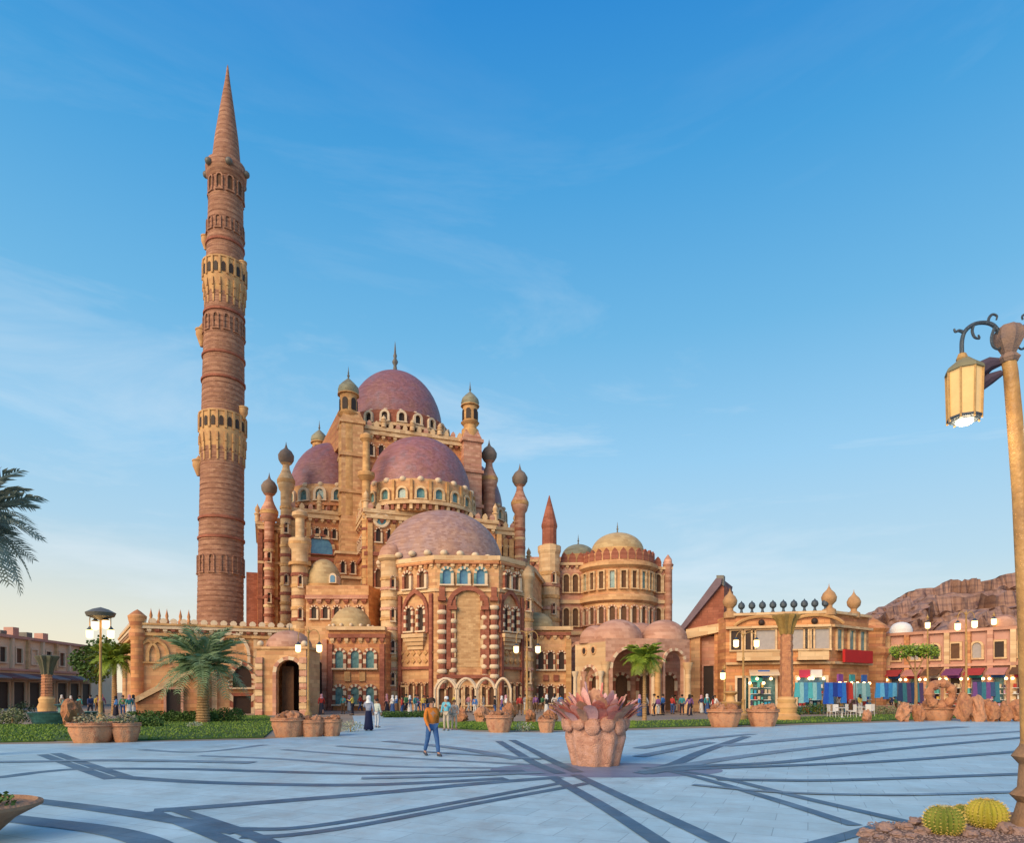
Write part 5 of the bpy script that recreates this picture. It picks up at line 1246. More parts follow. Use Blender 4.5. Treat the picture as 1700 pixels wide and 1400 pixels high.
for sgn in (1, -1):
    def M(px): return 1676 + (px - 1676) * sgn
    def Bm(px, py): return B(M(px), py)
    am = MB().tube([Bm(*p) for p in smooth_line([(1660, 555), (1650, 541), (1636, 536), (1618, 538), (1603, 549), (1597, 566), (1597, 590)], 4)], .028, 8).build('arm', BRONZE, bl, True, world=False)
    for sc_ in ([(1640, 538), (1642, 528), (1648, 522), (1655, 525), (1654, 531)], [(1600, 552), (1592, 549), (1586, 551), (1584, 546)], [(1616, 540), (1614, 550), (1618, 560), (1626, 562), (1624, 556)], [(1651, 545), (1646, 560), (1648, 574), (1656, 580), (1662, 576)]):
        MB().tube([Bm(*p) for p in smooth_line(sc_, 4)], [.024 * (1 - .5 * i / (4 * (len(sc_) - 1))) for i in range(4 * (len(sc_) - 1) + 1)], 6).build('scroll', BRONZE, am, True, world=False)
    MB().tube([Bm(1597, 588), Bm(1597, 596), Bm(1597, 604)], [.05, .075, .04], 8).build('hook', BRASS, am, True, world=False)
    cxl, _, _ = Bm(1601, 0); zt, zb_ = B(0, 618)[2], B(0, 700)[2]; hL = zt - zb_; rL = .215
    ln = thing_part = MB().lathe([(rL * .75, 0), (rL * .95, .02), (rL, hL * .05), (rL, hL * .08), (rL * .9, hL * .08)], 8, (cxl, 0, zb_)).build('lantern', BRONZE, bl, False, world=False)
    MB().lathe([(rL * 1.12, hL), (rL * 1.05, hL + .05), (rL * .55, hL + .14), (rL * .25, hL + .2), (0, hL + .22)], 8, (cxl, 0, zb_)).build('lantern_cap', mat('lantern cap', (.24, .22, .13), (.16, .15, .1)), ln, False, world=False)
    for k in range(8):
        a = 2 * pi * k / 8
        MB().tube([(cxl + rL * .95 * cos(a), rL * .95 * sin(a), zb_), (cxl + rL * 1.03 * cos(a), rL * 1.03 * sin(a), zb_ + hL)], .016, 4).build('lantern_bar', BRASS, ln, world=False)
    gl = mat('amber lantern glass', (.60, .38, .15), (.42, .26, .10), emit=(1, .62, .24), es=.42, bump=0, scale=3, rough=.2)
    MB().lathe([(rL * .9, hL * .07), (rL * .97, hL)], 8, (cxl, 0, zb_)).build('lantern_glass', gl, ln, False, world=False)
    MB().ball((cxl, 0, zb_ - .01), rL * .5, 12, 8, 0, .35).build('bulb', LAMPC, ln, True, world=False)
# dark rear bracket leaf
MB().tube([B(1668, 598, .05), B(1655, 597, .12), B(1642, 604, .2), B(1630, 618, .26), B(1622, 612, .3)], [.05, .10, .13, .10, .03], 8).build('rear_bracket', mat('dark iron violet', (.05, .04, .07), (.08, .06, .09)), bl, True, world=False)
MB().tube([B(1668, 616, .05), B(1654, 622, .12), B(1643, 632, .18), B(1636, 644, .22)], [.04, .08, .07, .02], 8).build('rear_bracket', MATS['dark iron violet'], bl, True, world=False)
# point lights for the two lit lanterns
for p in ((1601, 712),):
    q = at(p[0], p[1], BYL); ld = bpy.data.lights.new('lantern_light', 'POINT'); ld.energy = 25; ld.color = (1, .75, .45); ld.shadow_soft_size = .12
    lo = bpy.data.objects.new('lantern_light', ld); COL.objects.link(lo); lo.location = q

# ================================================================== CARVED COLUMNS, PEDESTAL, FOUNTAIN
def carved_column(label, px, Y, ytop, w, m1, m2):
    x = xp(px, Y); t = thing('carved_column', label, 'pillar', (x, Y, 0)); h = zp(ytop, Y); rnd = random.Random(px)
    prof = []; k = 16
    for i in range(k + 1): z = 1.6 + (h - 2.9) * i / k; prof.append((w * (.95 + .12 * (i % 2) - .1 * i / k), z))
    MB().lathe(prof, 14, (0, 0, 0), 0, .06, 5).build('shaft', m1, t, True, world=False)
    MB().lathe([(w * 2.1, 0), (w * 2.1, .3), (w * 1.5, .5), (w * 1.7, .9), (w * 1.35, 1.2), (w * 1.5, 1.45), (w * 1.1, 1.65)], 14, (0, 0, 0), 0, .04, 8).build('base', GOLD, t, True, world=False)
    MB().lathe([(w * .9, h - 1.35), (w * 1.1, h - .9), (w * 1.5, h - .35), (w * 1.9, h - .1), (w * 1.9, h), (w * 1.5, h + .05)], 36, (0, 0, 0), 0, .13, 9).build('capital', m2, t, True, world=False)
    return t
carved_column('tall carved rock column with flared golden capital before the shops', 1306, 46, 1022, .44, ROCK, mat('mossy gold stone', (.40, .25, .07), (.24, .15, .05), scale=3, bump=.8))
carved_column('short carved rock column with dark flared top at far left', 78, 48, 1090, .36, ROCK, mat('dark moss stone', (.08, .1, .06), (.14, .12, .08)))
x, y = gd(1213, 1196); t = thing('stone_fountain', 'tiered yellow stone fountain between the carved column and the portico', 'fountain', (x, y, 0))
MB().lathe([(1.1, 0), (1.15, .35), (.95, .45), (.5, .5), (.4, .9), (.75, 1.15), (.8, 1.25), (.35, 1.3), (.25, 1.7), (.5, 1.9), (.5, 1.98), (.1, 2.05), (.12, 2.3), (0, 2.5)], 16).build('tiers', GOLD, t, True, world=False)
x, y = gd(105, 1203); t = thing('basin', 'long teal tiled basin behind the left planters', 'basin', (x, y, 0))
tl = mat('teal tile', (.03, .10, .11), (.06, .17, .17), course=.16, scale=3, rough=.3)
MB().lathe([(1.5, 0), (1.75, .55), (1.85, .75), (1.6, .75), (1.55, .5), (0, .5)], 20).build('bowl', tl, t, True, world=False)
MB().lathe([(1.6, .6), (0, .6)], 20).build('water', mat('basin water', (.2, .32, .33), (.15, .26, .28), rough=.05), t, True, world=False)
MB().lathe([(.3, .5), (.25, 1.0), (.5, 1.2), (.1, 1.25), (.05, 1.5)], 12).build('jet_stand', mat('teal stone', (.12, .25, .24)), t, True, world=False)

# ================================================================== PLANTERS
def rock_mesh(seed, m=ROCK, name='rock'):
    rnd = random.Random(seed); import bmesh
    bm = bmesh.new(); bmesh.ops.create_icosphere(bm, subdivisions=3, radius=1)
    from mathutils import noise
    for v in bm.verts:
        d = .85 + .5 * noise.noise(v.co * 1.5 + Vector((seed * 3.1, 0, 0))) + .42 * abs(noise.noise(v.co * 3.4 + Vector((seed, 2, 0)))) + .1 * noise.noise(v.co * 9); v.co *= d
    me = bpy.data.meshes.new(name); bm.to_mesh(me); bm.free(); me.materials.append(m); return me
def pot(name, label, x, y, w, h, m, topper, seed, group=None, folds=11, base=.68, fl=.028):
    rnd = random.Random(seed); t = thing(name, label, 'planter', (x, y, 0), rnd.uniform(0, 1), group)
    R_ = w / 2
    MB().lathe([(R_ * base * .96, 0), (R_ * base, .04), (R_ * (base + .07), h * .25), (R_ * (base + .2), h * .6), (R_ * .93, h * .85), (R_ * 1.0, h * .92), (R_ * 1.02, h), (R_ * .9, h), (R_ * .86, h * .9), (0, h * .88)], 80, (0, 0, 0), 0, fl, folds).build('pot', m, t, True, world=False)
    if topper != 'fans': MB().lathe([(R_ * .97, h * .8), (R_ * 1.05, h * .84), (R_ * 1.05, h * .88), (R_ * .97, h * .92)], 40).build('rim_band', m, t, True, world=False)
    else:
        for k in range(13):                                # clay petals folded over the rim
            a = 2 * pi * k / 13; mb = MB(); mb.ball((0, 0, 0), .2, 12, 8, 0, 1.25)
            o = inst('rim_petal', mb.mesh('rim_petal', m, True), t, (R_ * .98 * cos(a), R_ * .98 * sin(a), h * (.9 - .05 * (k % 2))), a, scale=(.55, 1.05, rnd.uniform(.7, 1.05)))
    if topper == 'fans':
        for k in range(110):
            a = k * 2.39996 + rnd.uniform(-.5, .5); rr = R_ * .95 * sqrt((k + .5) / 110); z = h * .88; L_ = rnd.uniform(.75, 1.15) * (1.15 - rr / R_ * .45); out = .1 + 1.15 * rr / R_
            mb = MB(); wd = rnd.uniform(.05, .12)
            c_ = Vector((cos(a), sin(a), 0)); sd_ = Vector((-sin(a), cos(a), 0)); pts = []
            prev = []
            n_ = 6
            for i in range(n_ + 1):
                q = i / n_; p = c_ * (rr + out * L_ * q * .7) + Vector((0, 0, z + L_ * q * (1 - .35 * q * out))); wv = wd * (.5 + 1.1 * sin(pi * min(1, q * .8 + .1))) * (1 if i < n_ else .3)
                th = .035
                prev += [p - sd_ * wv, p - c_ * th, p + sd_ * wv, p + c_ * th * .6]
            fs = []
            for i in range(n_):
                for j in range(4): fs.append((i * 4 + j, i * 4 + (j + 1) % 4, i * 4 + 4 + (j + 1) % 4, i * 4 + 4 + j))
            fs += [(3, 2, 1, 0), tuple(n_ * 4 + j for j in range(4))]
            mb.add(prev, fs).build('leaf', [mat('coral leaf', (.78, .30, .22), (.55, .16, .14), scale=6), mat('rose leaf', (.84, .50, .46), (.66, .34, .33), scale=6), mat('tan leaf', (.66, .38, .24), (.42, .20, .14), scale=6)][k % 3], t, True, world=False)
    elif topper == 'rocks':
        me = [rock_mesh(seed + j, [ROCK, TERRA][j % 2]) for j in range(2)]
        for k in range(6):
            a = k * 1.1; s = R_ * rnd.uniform(.22, .4); inst('rock', me[k % 2], t, (R_ * .55 * cos(a), R_ * .55 * sin(a), h * .92 + s * .3), rot=(rnd.uniform(0, 3), 0, rnd.uniform(0, 3)), scale=s)
    elif topper == 'shrub':
        mb = MB(); foliage(mb, (0, 0, h + .1), R_ * .8, R_ * .8, .28, 260, .09, rnd); mb.build('plant', mat('sage succulent', (.2, .24, .12), (.42, .3, .2), scale=5, bump=0), t, kind='stuff', world=False)
    return t
x, y = gd(995, 1276); pot('planter', 'large fluted pink terracotta planter of coral leaves at the centre of the star paving', x, y + .75, 1.66, 1.26, TERRAP, 'fans', 1, folds=10, base=.76, fl=.055)
# small stones on the top of the centre planter
for (px, pb, w, h, tp, lab, m) in [
    (130, 1236, 1.75, .78, 'shrub', 'wide terracotta bowl planter left of its pair near the teal basin', TERRA),
    (196, 1234, 1.05, .75, 'shrub', 'narrow red terracotta planter right of the wide bowl on the left', TERRA),
    (470, 1226, 1.5, .85, 'rocks', 'amber fluted planter heaped with rocks below the gate pavilion', TERRA),
    (513, 1225, 1.1, .75, 'rocks', 'middle rock filled planter of three below the lamp post', TERRA),
    (545, 1224, .95, .75, 'rocks', 'right hand small planter of three beside the pale flowering bush', TERRA),
    (828, 1218, 1.35, .85, 'rocks', 'orange planter piled with stones left of the white flower clump', TERRA),
    (908, 1218, .85, .65, 'rocks', 'small red planter between the flower clump and the large planter', TERRA),
    (1212, 1209, 1.9, 1.0, 'rocks', 'broad planter in front of the yellow stone fountain', TERRA),
    (1276, 1208, 1.75, 1.0, 'rocks', 'brown rock topped planter right of the yellow fountain', TERRA),
    (1574, 1198, 2.1, .95, 'rocks', 'orange planter under the coral stone ring on the right', TERRA),
    (1640, 1197, 2.2, .95, 'rocks', 'planter heaped with coral stone right of the stone ring', TERRA)]:
    x, y = gd(px, pb); pot('planter', lab, x, y + w / 2, w, h, m, tp, int(px), 'terracotta planters along the plaza edge', 9, .74)
# coral stone ring and heap
x, y = gd(1560, 1199); r = 32 / (FPX / y)
t = thing('stone_ring', 'orange coral stone ring standing on the planter at right', 'sculpture', (xp(1562, y + 1.2), y + 1.2, .9)); zr0 = zp(1154, y) - .9
MB().tube([(.8 * cos(a), 0, zr0 + .78 * sin(a)) for a in [2 * pi * i / 22 for i in range(23)]], [.22 + .07 * ((i * 7) % 3) for i in range(23)], 8).build('ring', ROCK, t, True, world=False)
MB().tube([(0, 0, .0), (0, 0, zr0 - .75)], [.4, .25], 8).build('stand', ROCK, t, True, world=False)
for k, (px, py, s) in enumerate([(1600, 1160, .9), (1622, 1162, 1.0), (1645, 1170, .9), (1668, 1174, .8), (1500, 1172, .8), (1525, 1174, .7), (1690, 1170, 1.0), (1440, 1182, .6), (845, 1172, .8), (765, 1180, .7), (800, 1178, .8), (880, 1182, .7), (915, 1180, .7), (530, 1192, .55), (120, 1168, .9)]):
    Y = 44 if px > 1300 else (42 if px > 600 else 38)
    mloc = at(px, py, Y); o = bpy.data.objects.new('boulder', rock_mesh(40 + k, [ROCK, TERRA, ROCK][k % 3], 'boulder')); COL.objects.link(o)
    sz = max(.35, mloc.z + s * .35); o.location = (mloc.x, Y, sz * .5 - .1); s *= .62; sz *= .75; o.scale = (s, s * .8, sz * .7); o.rotation_euler = (0, 0, k)
    o['label'] = {1600: 'rugged orange boulder just right of the stone ring', 1622: 'tall coral boulder among the right planters', 1645: 'rounded boulder behind the rightmost planter', 1668: 'lower boulder right of the planters on the lawn', 1500: 'long boulder left of the stone ring', 1525: 'small boulder tucked beside the stone ring', 1690: 'boulder at the right end beside the big lamp post', 1440: 'small boulder by the white cafe chairs', 845: 'pale pink boulder under the rightmost white arch', 765: 'low boulder near the cyan shirted visitor', 800: 'rounded boulder under the white arches', 880: 'boulder below the right twin lamp', 915: 'rock left of the big central planter', 530: 'small rock behind the middle left planters', 120: 'boulder behind the teal basin'}[px]
    o['category'] = 'boulder'; o['group'] = 'boulders on the planted beds'
# low pink garden wall behind the right beds
gw = Wall(gd(1380, 1183), gd(1760, 1181)); t = thing('garden_wall', 'low pink garden wall behind the right hand planters', 'wall', tuple(gw.pt(gw.L / 2)))
mb = MB(); gw.box(mb, 0, gw.L, 0, .55, -.4, 0); mb.build('wall', ROSEP, t); mb = MB(); gw.box(mb, 0, gw.L, .55, .65, -.5, .1); mb.build('coping', PINKD, t)

# foreground left bowl and cactus bed
x, y = gd(-52, 1398); t = thing('stone_bowl', 'brown stone bowl planter cut off by the left edge in the foreground', 'planter', (x, y, 0))
zrim = .50
MB().lathe([(.30, 0), (.30, .08), (.36, .14), (.50, .28), (.72, .40), (.80, .44), (.80, zrim - .02), (.74, zrim), (.70, zrim - .05), (0, zrim - .08)], 40).build('bowl', mat('brown stone', (.36, .21, .12), (.24, .13, .08), scale=3, bump=.5), t, True, world=False)
mb = MB(); foliage(mb, (0, 0, zrim), .5, .5, .12, 200, .08, random.Random(2)); mb.build('plant', HEDGE, t, kind='stuff', world=False)
bed = [gd(1425, 1405), gd(1460, 1385), gd(1530, 1372), gd(1620, 1365), gd(1760, 1358), gd(1900, 1420), (4.5, 7.2)]
MB().prism(bed, .01, .09).build('planting_bed', mat('reddish gravel soil', (.22, .13, .10), (.34, .22, .17), scale=9, bump=.9, detail=10), kind='structure')
rk = [rock_mesh(70 + j, mat('bed stone', (.36, .24, .19), (.24, .15, .13), scale=4), 'stone') for j in range(3)]
rnd = random.Random(5); k = 0
for px, py, s in [(1440, 1400, .09), (1468, 1392, .11), (1500, 1388, .08), (1520, 1380, .10), (1490, 1402, .07), (1532, 1396, .08), (1600, 1392, .09), (1690, 1372, .10), (1672, 1394, .12), (1540, 1378, .07), (1612, 1402, .08), (1512, 1404, .06), (1460, 1405, .05), (1640, 1400, .07), (1696, 1398, .09)]:
    x, y = gd(px, py); o = bpy.data.objects.new('stone', rk[k % 3]); COL.objects.link(o); o.location = (x, y, .09 + s * .3); o.scale = (s * 1.3, s, s * .75); o.rotation_euler = (0, 0, k * 1.3)
    o['label'] = ['leftmost reddish stone at the tip of the cactus bed', 'flat brown stone second from the bed tip', 'small stone above the bed corner left of the cactus', 'stone touching the left side of the front cactus', 'small pebble like stone low on the bed left part', 'squat stone below the left side of the front cactus', 'stone lying between the two large barrel cacti', 'stone behind the rear right cactus by the lamp base', 'largest stone right of the orange crowned cactus', 'small stone hidden beside the front cactus top', 'low stone at the frame bottom between the cacti', 'smallest stone at the frame bottom left of the cactus', 'tiny stone near the bed tip at the frame bottom', 'stone under the orange crowned cactus', 'last stone at the bottom right corner by the lamp post'][k]; o['category'] = 'stone'; o['group'] = 'loose stones around the barrel cacti'; k += 1
gv = MB()
for i in range(1600):
    u = rnd.random(); px = rnd.uniform(1440, 1720); py = rnd.uniform(1376, 1420)
    x, y = gd(px, py); s = rnd.uniform(.008, .022)
    gv.lathe([(0, -s * .5), (s, 0), (0, s * .6)], 5, (x, y, .095))
g = gv.build('gravel', mat('gravel chips', (.42, .30, .24), (.2, .13, .12), scale=14), kind='stuff'); g['label'] = 'reddish gravel covering the cactus bed'; g['category'] = 'gravel'
def cactus(label, px, py, r, m, top, seed):
    Y = 8.7; q = at(px, py, Y); t = thing('barrel_cactus', label, 'cactus', (q.x, Y, .08)); rnd = random.Random(seed)
    prof = [(max(0.01, r * sin(pi * i / 14) ** .8), r * .85 - r * .88 * cos(pi * i / 14)) for i in range(15)]; prof[-1] = (.01, r * 1.68)
    nr_ = 22; mb = MB(); n = nr_ * 4; vs_ = []
    for rr, z in prof:
        for i in range(n):
            a = 2 * pi * i / n; k_ = 1 + .075 * cos(nr_ * a); vs_.append((rr * k_ * cos(a), rr * k_ * sin(a), z))
    fs = [(j * n + i, j * n + (i + 1) % n, (j + 1) * n + (i + 1) % n, (j + 1) * n + i) for j in range(14) for i in range(n)]
    fs.append(tuple(14 * n + i for i in range(n)))
    mb.add(vs_, fs).build('body', m, t, True, world=False)
    sp = MB()
    for i in range(nr_):
        a = 2 * pi * i / nr_
        for j in range(2, 14):
            rr, z = prof[j]; rr *= 1.075; p = Vector((rr * cos(a), rr * sin(a), z)); nrm = Vector((cos(a) * sin(pi * j / 14), sin(a) * sin(pi * j / 14), -cos(pi * j / 14)))
            for q_ in range(7):
                d = (nrm + Vector((rnd.uniform(-.8, .8), rnd.uniform(-.8, .8), rnd.uniform(-.6, .8)))).normalized() * r * .16; w = d.orthogonal().normalized() * .0035
                sp.add([p - w, p + w, p + d], [(0, 1, 2)])
    sp.build('spines', mat('yellow spine', (.75, .58, .16), (.6, .42, .1)), t, kind='stuff', world=False)
    MB().ball((0, 0, r * 1.66), r * .3, 12, 6, 0, .3).build('woolly_crown', top, t, True, world=False)
    return t
CG = mat('cactus green', (.10, .15, .02), (.22, .24, .04), scale=5); CY = mat('cactus yellow green', (.30, .30, .03), (.42, .34, .05), scale=5)
cactus('front left golden barrel cactus in the corner bed', 1567, 1376, .215, CG, mat('cactus wool', (.6, .55, .2)), 1)
c2_ = cactus('rear right golden barrel cactus with an orange crown', 1638, 1370, .225, CY, mat('orange cactus wool', (.7, .4, .05), (.6, .3, .03)), 2); c2_.location = (xp(1638, 9.1), 9.1, .09); 
c3_ = cactus('small dark barrel cactus behind the other two', 1605, 1378, .15, CG, MATS['cactus wool'], 3); c3_.location = (xp(1600, 9.45), 9.45, .08)

# ================================================================== PEOPLE
def skin_mesh(name, pts, edges, mats, sub=1, root=0):
    """pts: list of (co, radius)"""
    me = bpy.data.meshes.new(name); me.from_pydata([p[0] for p in pts], edges, [])
    ob = bpy.data.objects.new(name, me); COL.objects.link(ob)
    sk = ob.modifiers.new('skin', 'SKIN'); sk.use_smooth_shade = True
    for i, p in enumerate(pts):
        r = p[1]; me.skin_vertices[0].data[i].radius = (r, r) if not isinstance(r, tuple) else r
        me.skin_vertices[0].data[i].use_root = (i == root)
    if sub: ss = ob.modifiers.new('sub', 'SUBSURF'); ss.levels = sub; ss.render_levels = sub
    dg = bpy.context.evaluated_depsgraph_get(); out = bpy.data.meshes.new_from_object(ob.evaluated_get(dg)); out.name = name
    bpy.data.objects.remove(ob); bpy.data.meshes.remove(me)
    out.materials.clear(); out.materials.append(mats)
    return out
def pose_pts(kind):
    P = {}
    if kind in ('stand', 'walk', 'point'):
        s = .34 if kind == 'walk' else .03
        P = dict(pelvis=(0, 0, .95), waist=(0, 0, 1.08), chest=(0, -.01, 1.30), neck=(0, 0, 1.47), chin=(0, -.02, 1.56), head=(0, -.015, 1.66), crown=(0, 0, 1.70))
        for sd, q in (('L', -1), ('R', 1)):
            f = s * q
            P['hip' + sd] = (.09 * q, 0, .90); P['knee' + sd] = (.11 * q, -f * .35 - .03, .50); P['ankle' + sd] = (.12 * q, -f * .75 + .03, .10 if f > 0 or kind != 'walk' else .14); P['toe' + sd] = (.13 * q, -f * .75 - .14, .04)
            P['sho' + sd] = (.17 * q, 0, 1.42); P['elb' + sd] = (.25 * q, .03 + f * .35, 1.15); P['wri' + sd] = (.24 * q, -.08 + f * .7, .92); P['hand' + sd] = (.235 * q, -.11 + f * .8, .84)
        if kind == 'point':
            P['elbR'] = (.26, -.12, 1.2); P['wriR'] = (.16, -.32, 1.28); P['handR'] = (.12, -.39, 1.31)
    else:
        P = dict(pelvis=(0, 0, .5), waist=(0, 0, .64), chest=(0, -.03, .86), neck=(0, -.02, 1.03), chin=(0, -.05, 1.12), head=(0, -.045, 1.22), crown=(0, -.03, 1.26))
        for sd, q in (('L', -1), ('R', 1)):
            P['hip' + sd] = (.09 * q, 0, .47); P['knee' + sd] = (.12 * q, -.42, .48); P['ankle' + sd] = (.12 * q, -.44, .09); P['toe' + sd] = (.12 * q, -.58, .04)
            P['sho' + sd] = (.17 * q, -.02, .98); P['elb' + sd] = (.24 * q, -.08, .72); P['wri' + sd] = (.16 * q, -.32, .6); P['hand' + sd] = (.13 * q, -.4, .6)
    return P
def chain(P, names_r, links):
    names = [n for n, _ in names_r]; return [(P[n], r) for n, r in names_r], [(names.index(a), names.index(b_)) for a, b_ in links]
PM = {}
def person_meshes(kind, fem):
    key = (kind, fem)
    if key in PM: return PM[key]
    P = pose_pts(kind)
    nr_ = [('pelvis', .12), ('waist', .10), ('chest', .12), ('neck', .05), ('chin', .07), ('head', .095), ('crown', .07)]
    lk = [('pelvis', 'waist'), ('waist', 'chest'), ('chest', 'neck'), ('neck', 'chin'), ('chin', 'head'), ('head', 'crown')]
    for s in 'LR':
        nr_ += [('hip' + s, .085), ('knee' + s, .055), ('ankle' + s, .04), ('toe' + s, .035), ('sho' + s, .055), ('elb' + s, .04), ('wri' + s, .028), ('hand' + s, .035)]
        lk += [('pelvis', 'hip' + s), ('hip' + s, 'knee' + s), ('knee' + s, 'ankle' + s), ('ankle' + s, 'toe' + s), ('chest', 'sho' + s), ('sho' + s, 'elb' + s), ('elb' + s, 'wri' + s), ('wri' + s, 'hand' + s)]
        h = Vector(P['hand' + s]); d = (h - Vector(P['wri' + s])).normalized(); side = Vector((1, 0, 0)) if abs(d.x) < .7 else Vector((0, 1, 0)); ac_ = d.cross(side).normalized()
        for k in range(4):
            n_ = 'f%s%d' % (s, k); P[n_] = tuple(h + d * (.085 - .012 * abs(k - 1.3)) + ac_ * (.022 * (k - 1.5)) + side * .01); nr_.append((n_, .009)); lk.append(('hand' + s, n_))
        n_ = 't' + s; P[n_] = tuple(h + d * .03 + ac_ * .06); nr_.append((n_, .010)); lk.append(('hand' + s, n_))
    pts, ed = chain(P, nr_, lk); body = skin_mesh('body', pts, ed, SKIN, 1)
    nr_ = [('pelvis', (.165, .125)), ('waist', (.15, .115)), ('chest', (.175, .125)), ('neck', .065)]; lk = [('pelvis', 'waist'), ('waist', 'chest'), ('chest', 'neck')]
    for s in 'LR': nr_ += [('sho' + s, .075), ('elb' + s, .06), ('wri' + s, .045)]; lk += [('chest', 'sho' + s), ('sho' + s, 'elb' + s), ('elb' + s, 'wri' + s)]
    pts, ed = chain(P, nr_, lk); shirt = skin_mesh('shirt', pts, ed, WHITE, 1)
    if fem and kind != 'sit':
        k0 = P['ankleL']; legs = MB().lathe([(.24, .06), (.25, .1), (.2, .5), (.17, .85), (.14, 1.02)], 16).mesh('skirt', WHITE, True); legn = 'skirt'
    else:
        nr_ = [('pelvis', .13)]; lk = []
        for s in 'LR': nr_ += [('hip' + s, .105), ('knee' + s, .075), ('ankle' + s, .062)]; lk += [('pelvis', 'hip' + s), ('hip' + s, 'knee' + s), ('knee' + s, 'ankle' + s)]
        pts, ed = chain(P, nr_, lk); legs = skin_mesh('trousers', pts, ed, WHITE, 1); legn = 'trousers'
    sh_ = MB()
    for s in 'LR':
        a, b_ = Vector(P['ankle' + s]), Vector(P['toe' + s]); sh_.tube([a + Vector((0, .05, -.06)), a + Vector((0, 0, -.045)), b_ + Vector((0, 0, .0)), b_ + Vector((0, -.05, -.005))], [.035, .052, .045, .025], 8)
    shoes = sh_.mesh('shoes', LEAD, True)
    h = Vector(P['head']); hm = MB()
    if fem:                                                # headscarf
        hm.lathe([(.16, -.26), (.13, -.17), (.105, -.1), (.118, -.02), (.12, .05), (.09, .1), (.04, .13), (0, .135)], 14, (h.x, h.y + .02, h.z)); hn = 'headscarf'
    else:
        hm.lathe([(.1, -.04), (.112, .0), (.112, .05), (.085, .1), (.04, .122), (0, .125)], 14, (h.x, h.y + .022, h.z + .005)); hn = 'hair'
    hair = hm.mesh(hn, LEAD, True)
    fc = MB(); fy = h.y - .1
    fc.tube([(h.x, fy + .01, h.z + .01), (h.x, fy - .018, h.z - .025), (h.x, fy, h.z - .032)], [.01, .016, .01], 6); nose = fc.mesh('nose', SKIN, True)
    ey = MB()
    for s in (-1, 1): ey.ball((s * .033, fy + .008, h.z + .01), .012, 6, 4)
    eyes = ey.mesh('eyes', LEAD, True)
    PM[key] = [('body', body, None), ('shirt', shirt, 'top'), (legn, legs, 'leg'), ('shoes', shoes, 'shoe'), (hn, hair, 'hair'), ('nose', nose, None), ('eyes', eyes, None)]
    return PM[key]
def cloth(c): 
    n = 'cloth %d %d %d' % tuple(int(x * 100) for x in c); return mat(n, c, tuple(x * .75 for x in c), scale=7, rough=.9, bump=.2)
def person(label, x, y, rz, kind='stand', fem=False, top=(.5, .5, .5), leg=(.1, .1, .15), hair=(.02, .015, .012), shoe=(.1, .08, .07), s=1.0, group=None, z=0):
    t = thing('person', label, 'person', (x, y, z), rz, group); t.scale = (s, s, s)
    cm = {'top': top, 'leg': leg, 'hair': hair, 'shoe': shoe}
    for n, me, k in person_meshes(kind, fem):
        o = bpy.data.objects.new(n, me); COL.objects.link(o); o.parent = t
        if k: o.material_slots[0].link = 'OBJECT'; o.material_slots[0].material = cloth(cm[k])
    return t
x, y = gd(717, 1256); person('person in an orange jacket and blue jeans striding across the open paving', x, y, .5, 'walk', False, (.62, .20, .03), (.05, .13, .32), (.05, .03, .02), (.06, .07, .1), 1.0)
x, y = gd(741, 1214); person('person in a cyan shirt, white cap and beige trousers behind the orange jacket', x, y, -.3, 'point', False, (.16, .50, .62), (.55, .45, .33), (.85, .85, .85), (.3, .3, .3), .98)
x, y = gd(754, 1213); person('person in a beige top standing at the shoulder of the cyan shirted visitor', x, y, .4, 'stand', False, (.55, .45, .38), (.45, .38, .30), (.1, .06, .04), (.3, .2, .2), .88)
x, y = gd(612, 1214); person('woman in white headscarf, blue grey top and long navy skirt photographing the mosque', x, y, pi, 'point', True, (.30, .34, .45), (.012, .018, .06), (.85, .85, .85), (.02, .02, .03), 1.0)
x, y = gd(626, 1209); person('person in pale green standing just right of the woman in the navy skirt', x, y, 2.6, 'stand', False, (.55, .62, .55), (.5, .55, .6), (.03, .02, .02), (.3, .3, .3), .9)
cols = [('red', (.45, .05, .04)), ('white', (.75, .74, .72)), ('black', (.02, .02, .025)), ('pink', (.65, .30, .33)), ('navy', (.03, .05, .14)), ('grey', (.3, .3, .32)), ('blue', (.06, .20, .5)), ('beige', (.55, .45, .32)), ('purple', (.22, .10, .28)), ('green', (.08, .22, .1)), ('teal', (.05, .28, .3)), ('yellow', (.65, .5, .1))]
lgs = [('dark', (.03, .03, .05)), ('white', (.6, .6, .58)), ('brown', (.16, .09, .05)), ('blue', (.05, .1, .25))]
zones = [(568, 600, 1184, 5, 'on the forecourt left of the apse'), (640, 715, 1185, 10, 'before the left face of the apse'), (860, 935, 1186, 7, 'under the twin lamp right of the apse'), (1060, 1195, 1186, 14, 'at the domed portico'), (190, 235, 1186, 5, 'left of the perimeter wall'), (100, 180, 1186, 6, 'behind the teal basin'), (1385, 1445, 1183, 6, 'outside the red signed shop'), (1460, 1560, 1180, 8, 'strolling along the arcade'), (1590, 1690, 1179, 7, 'near the right end of the arcade'), (745, 850, 1186, 8, 'around the white arches'), (420, 545, 1187, 4, 'by the gate pavilion')]
used = set(); rnd = random.Random(21)
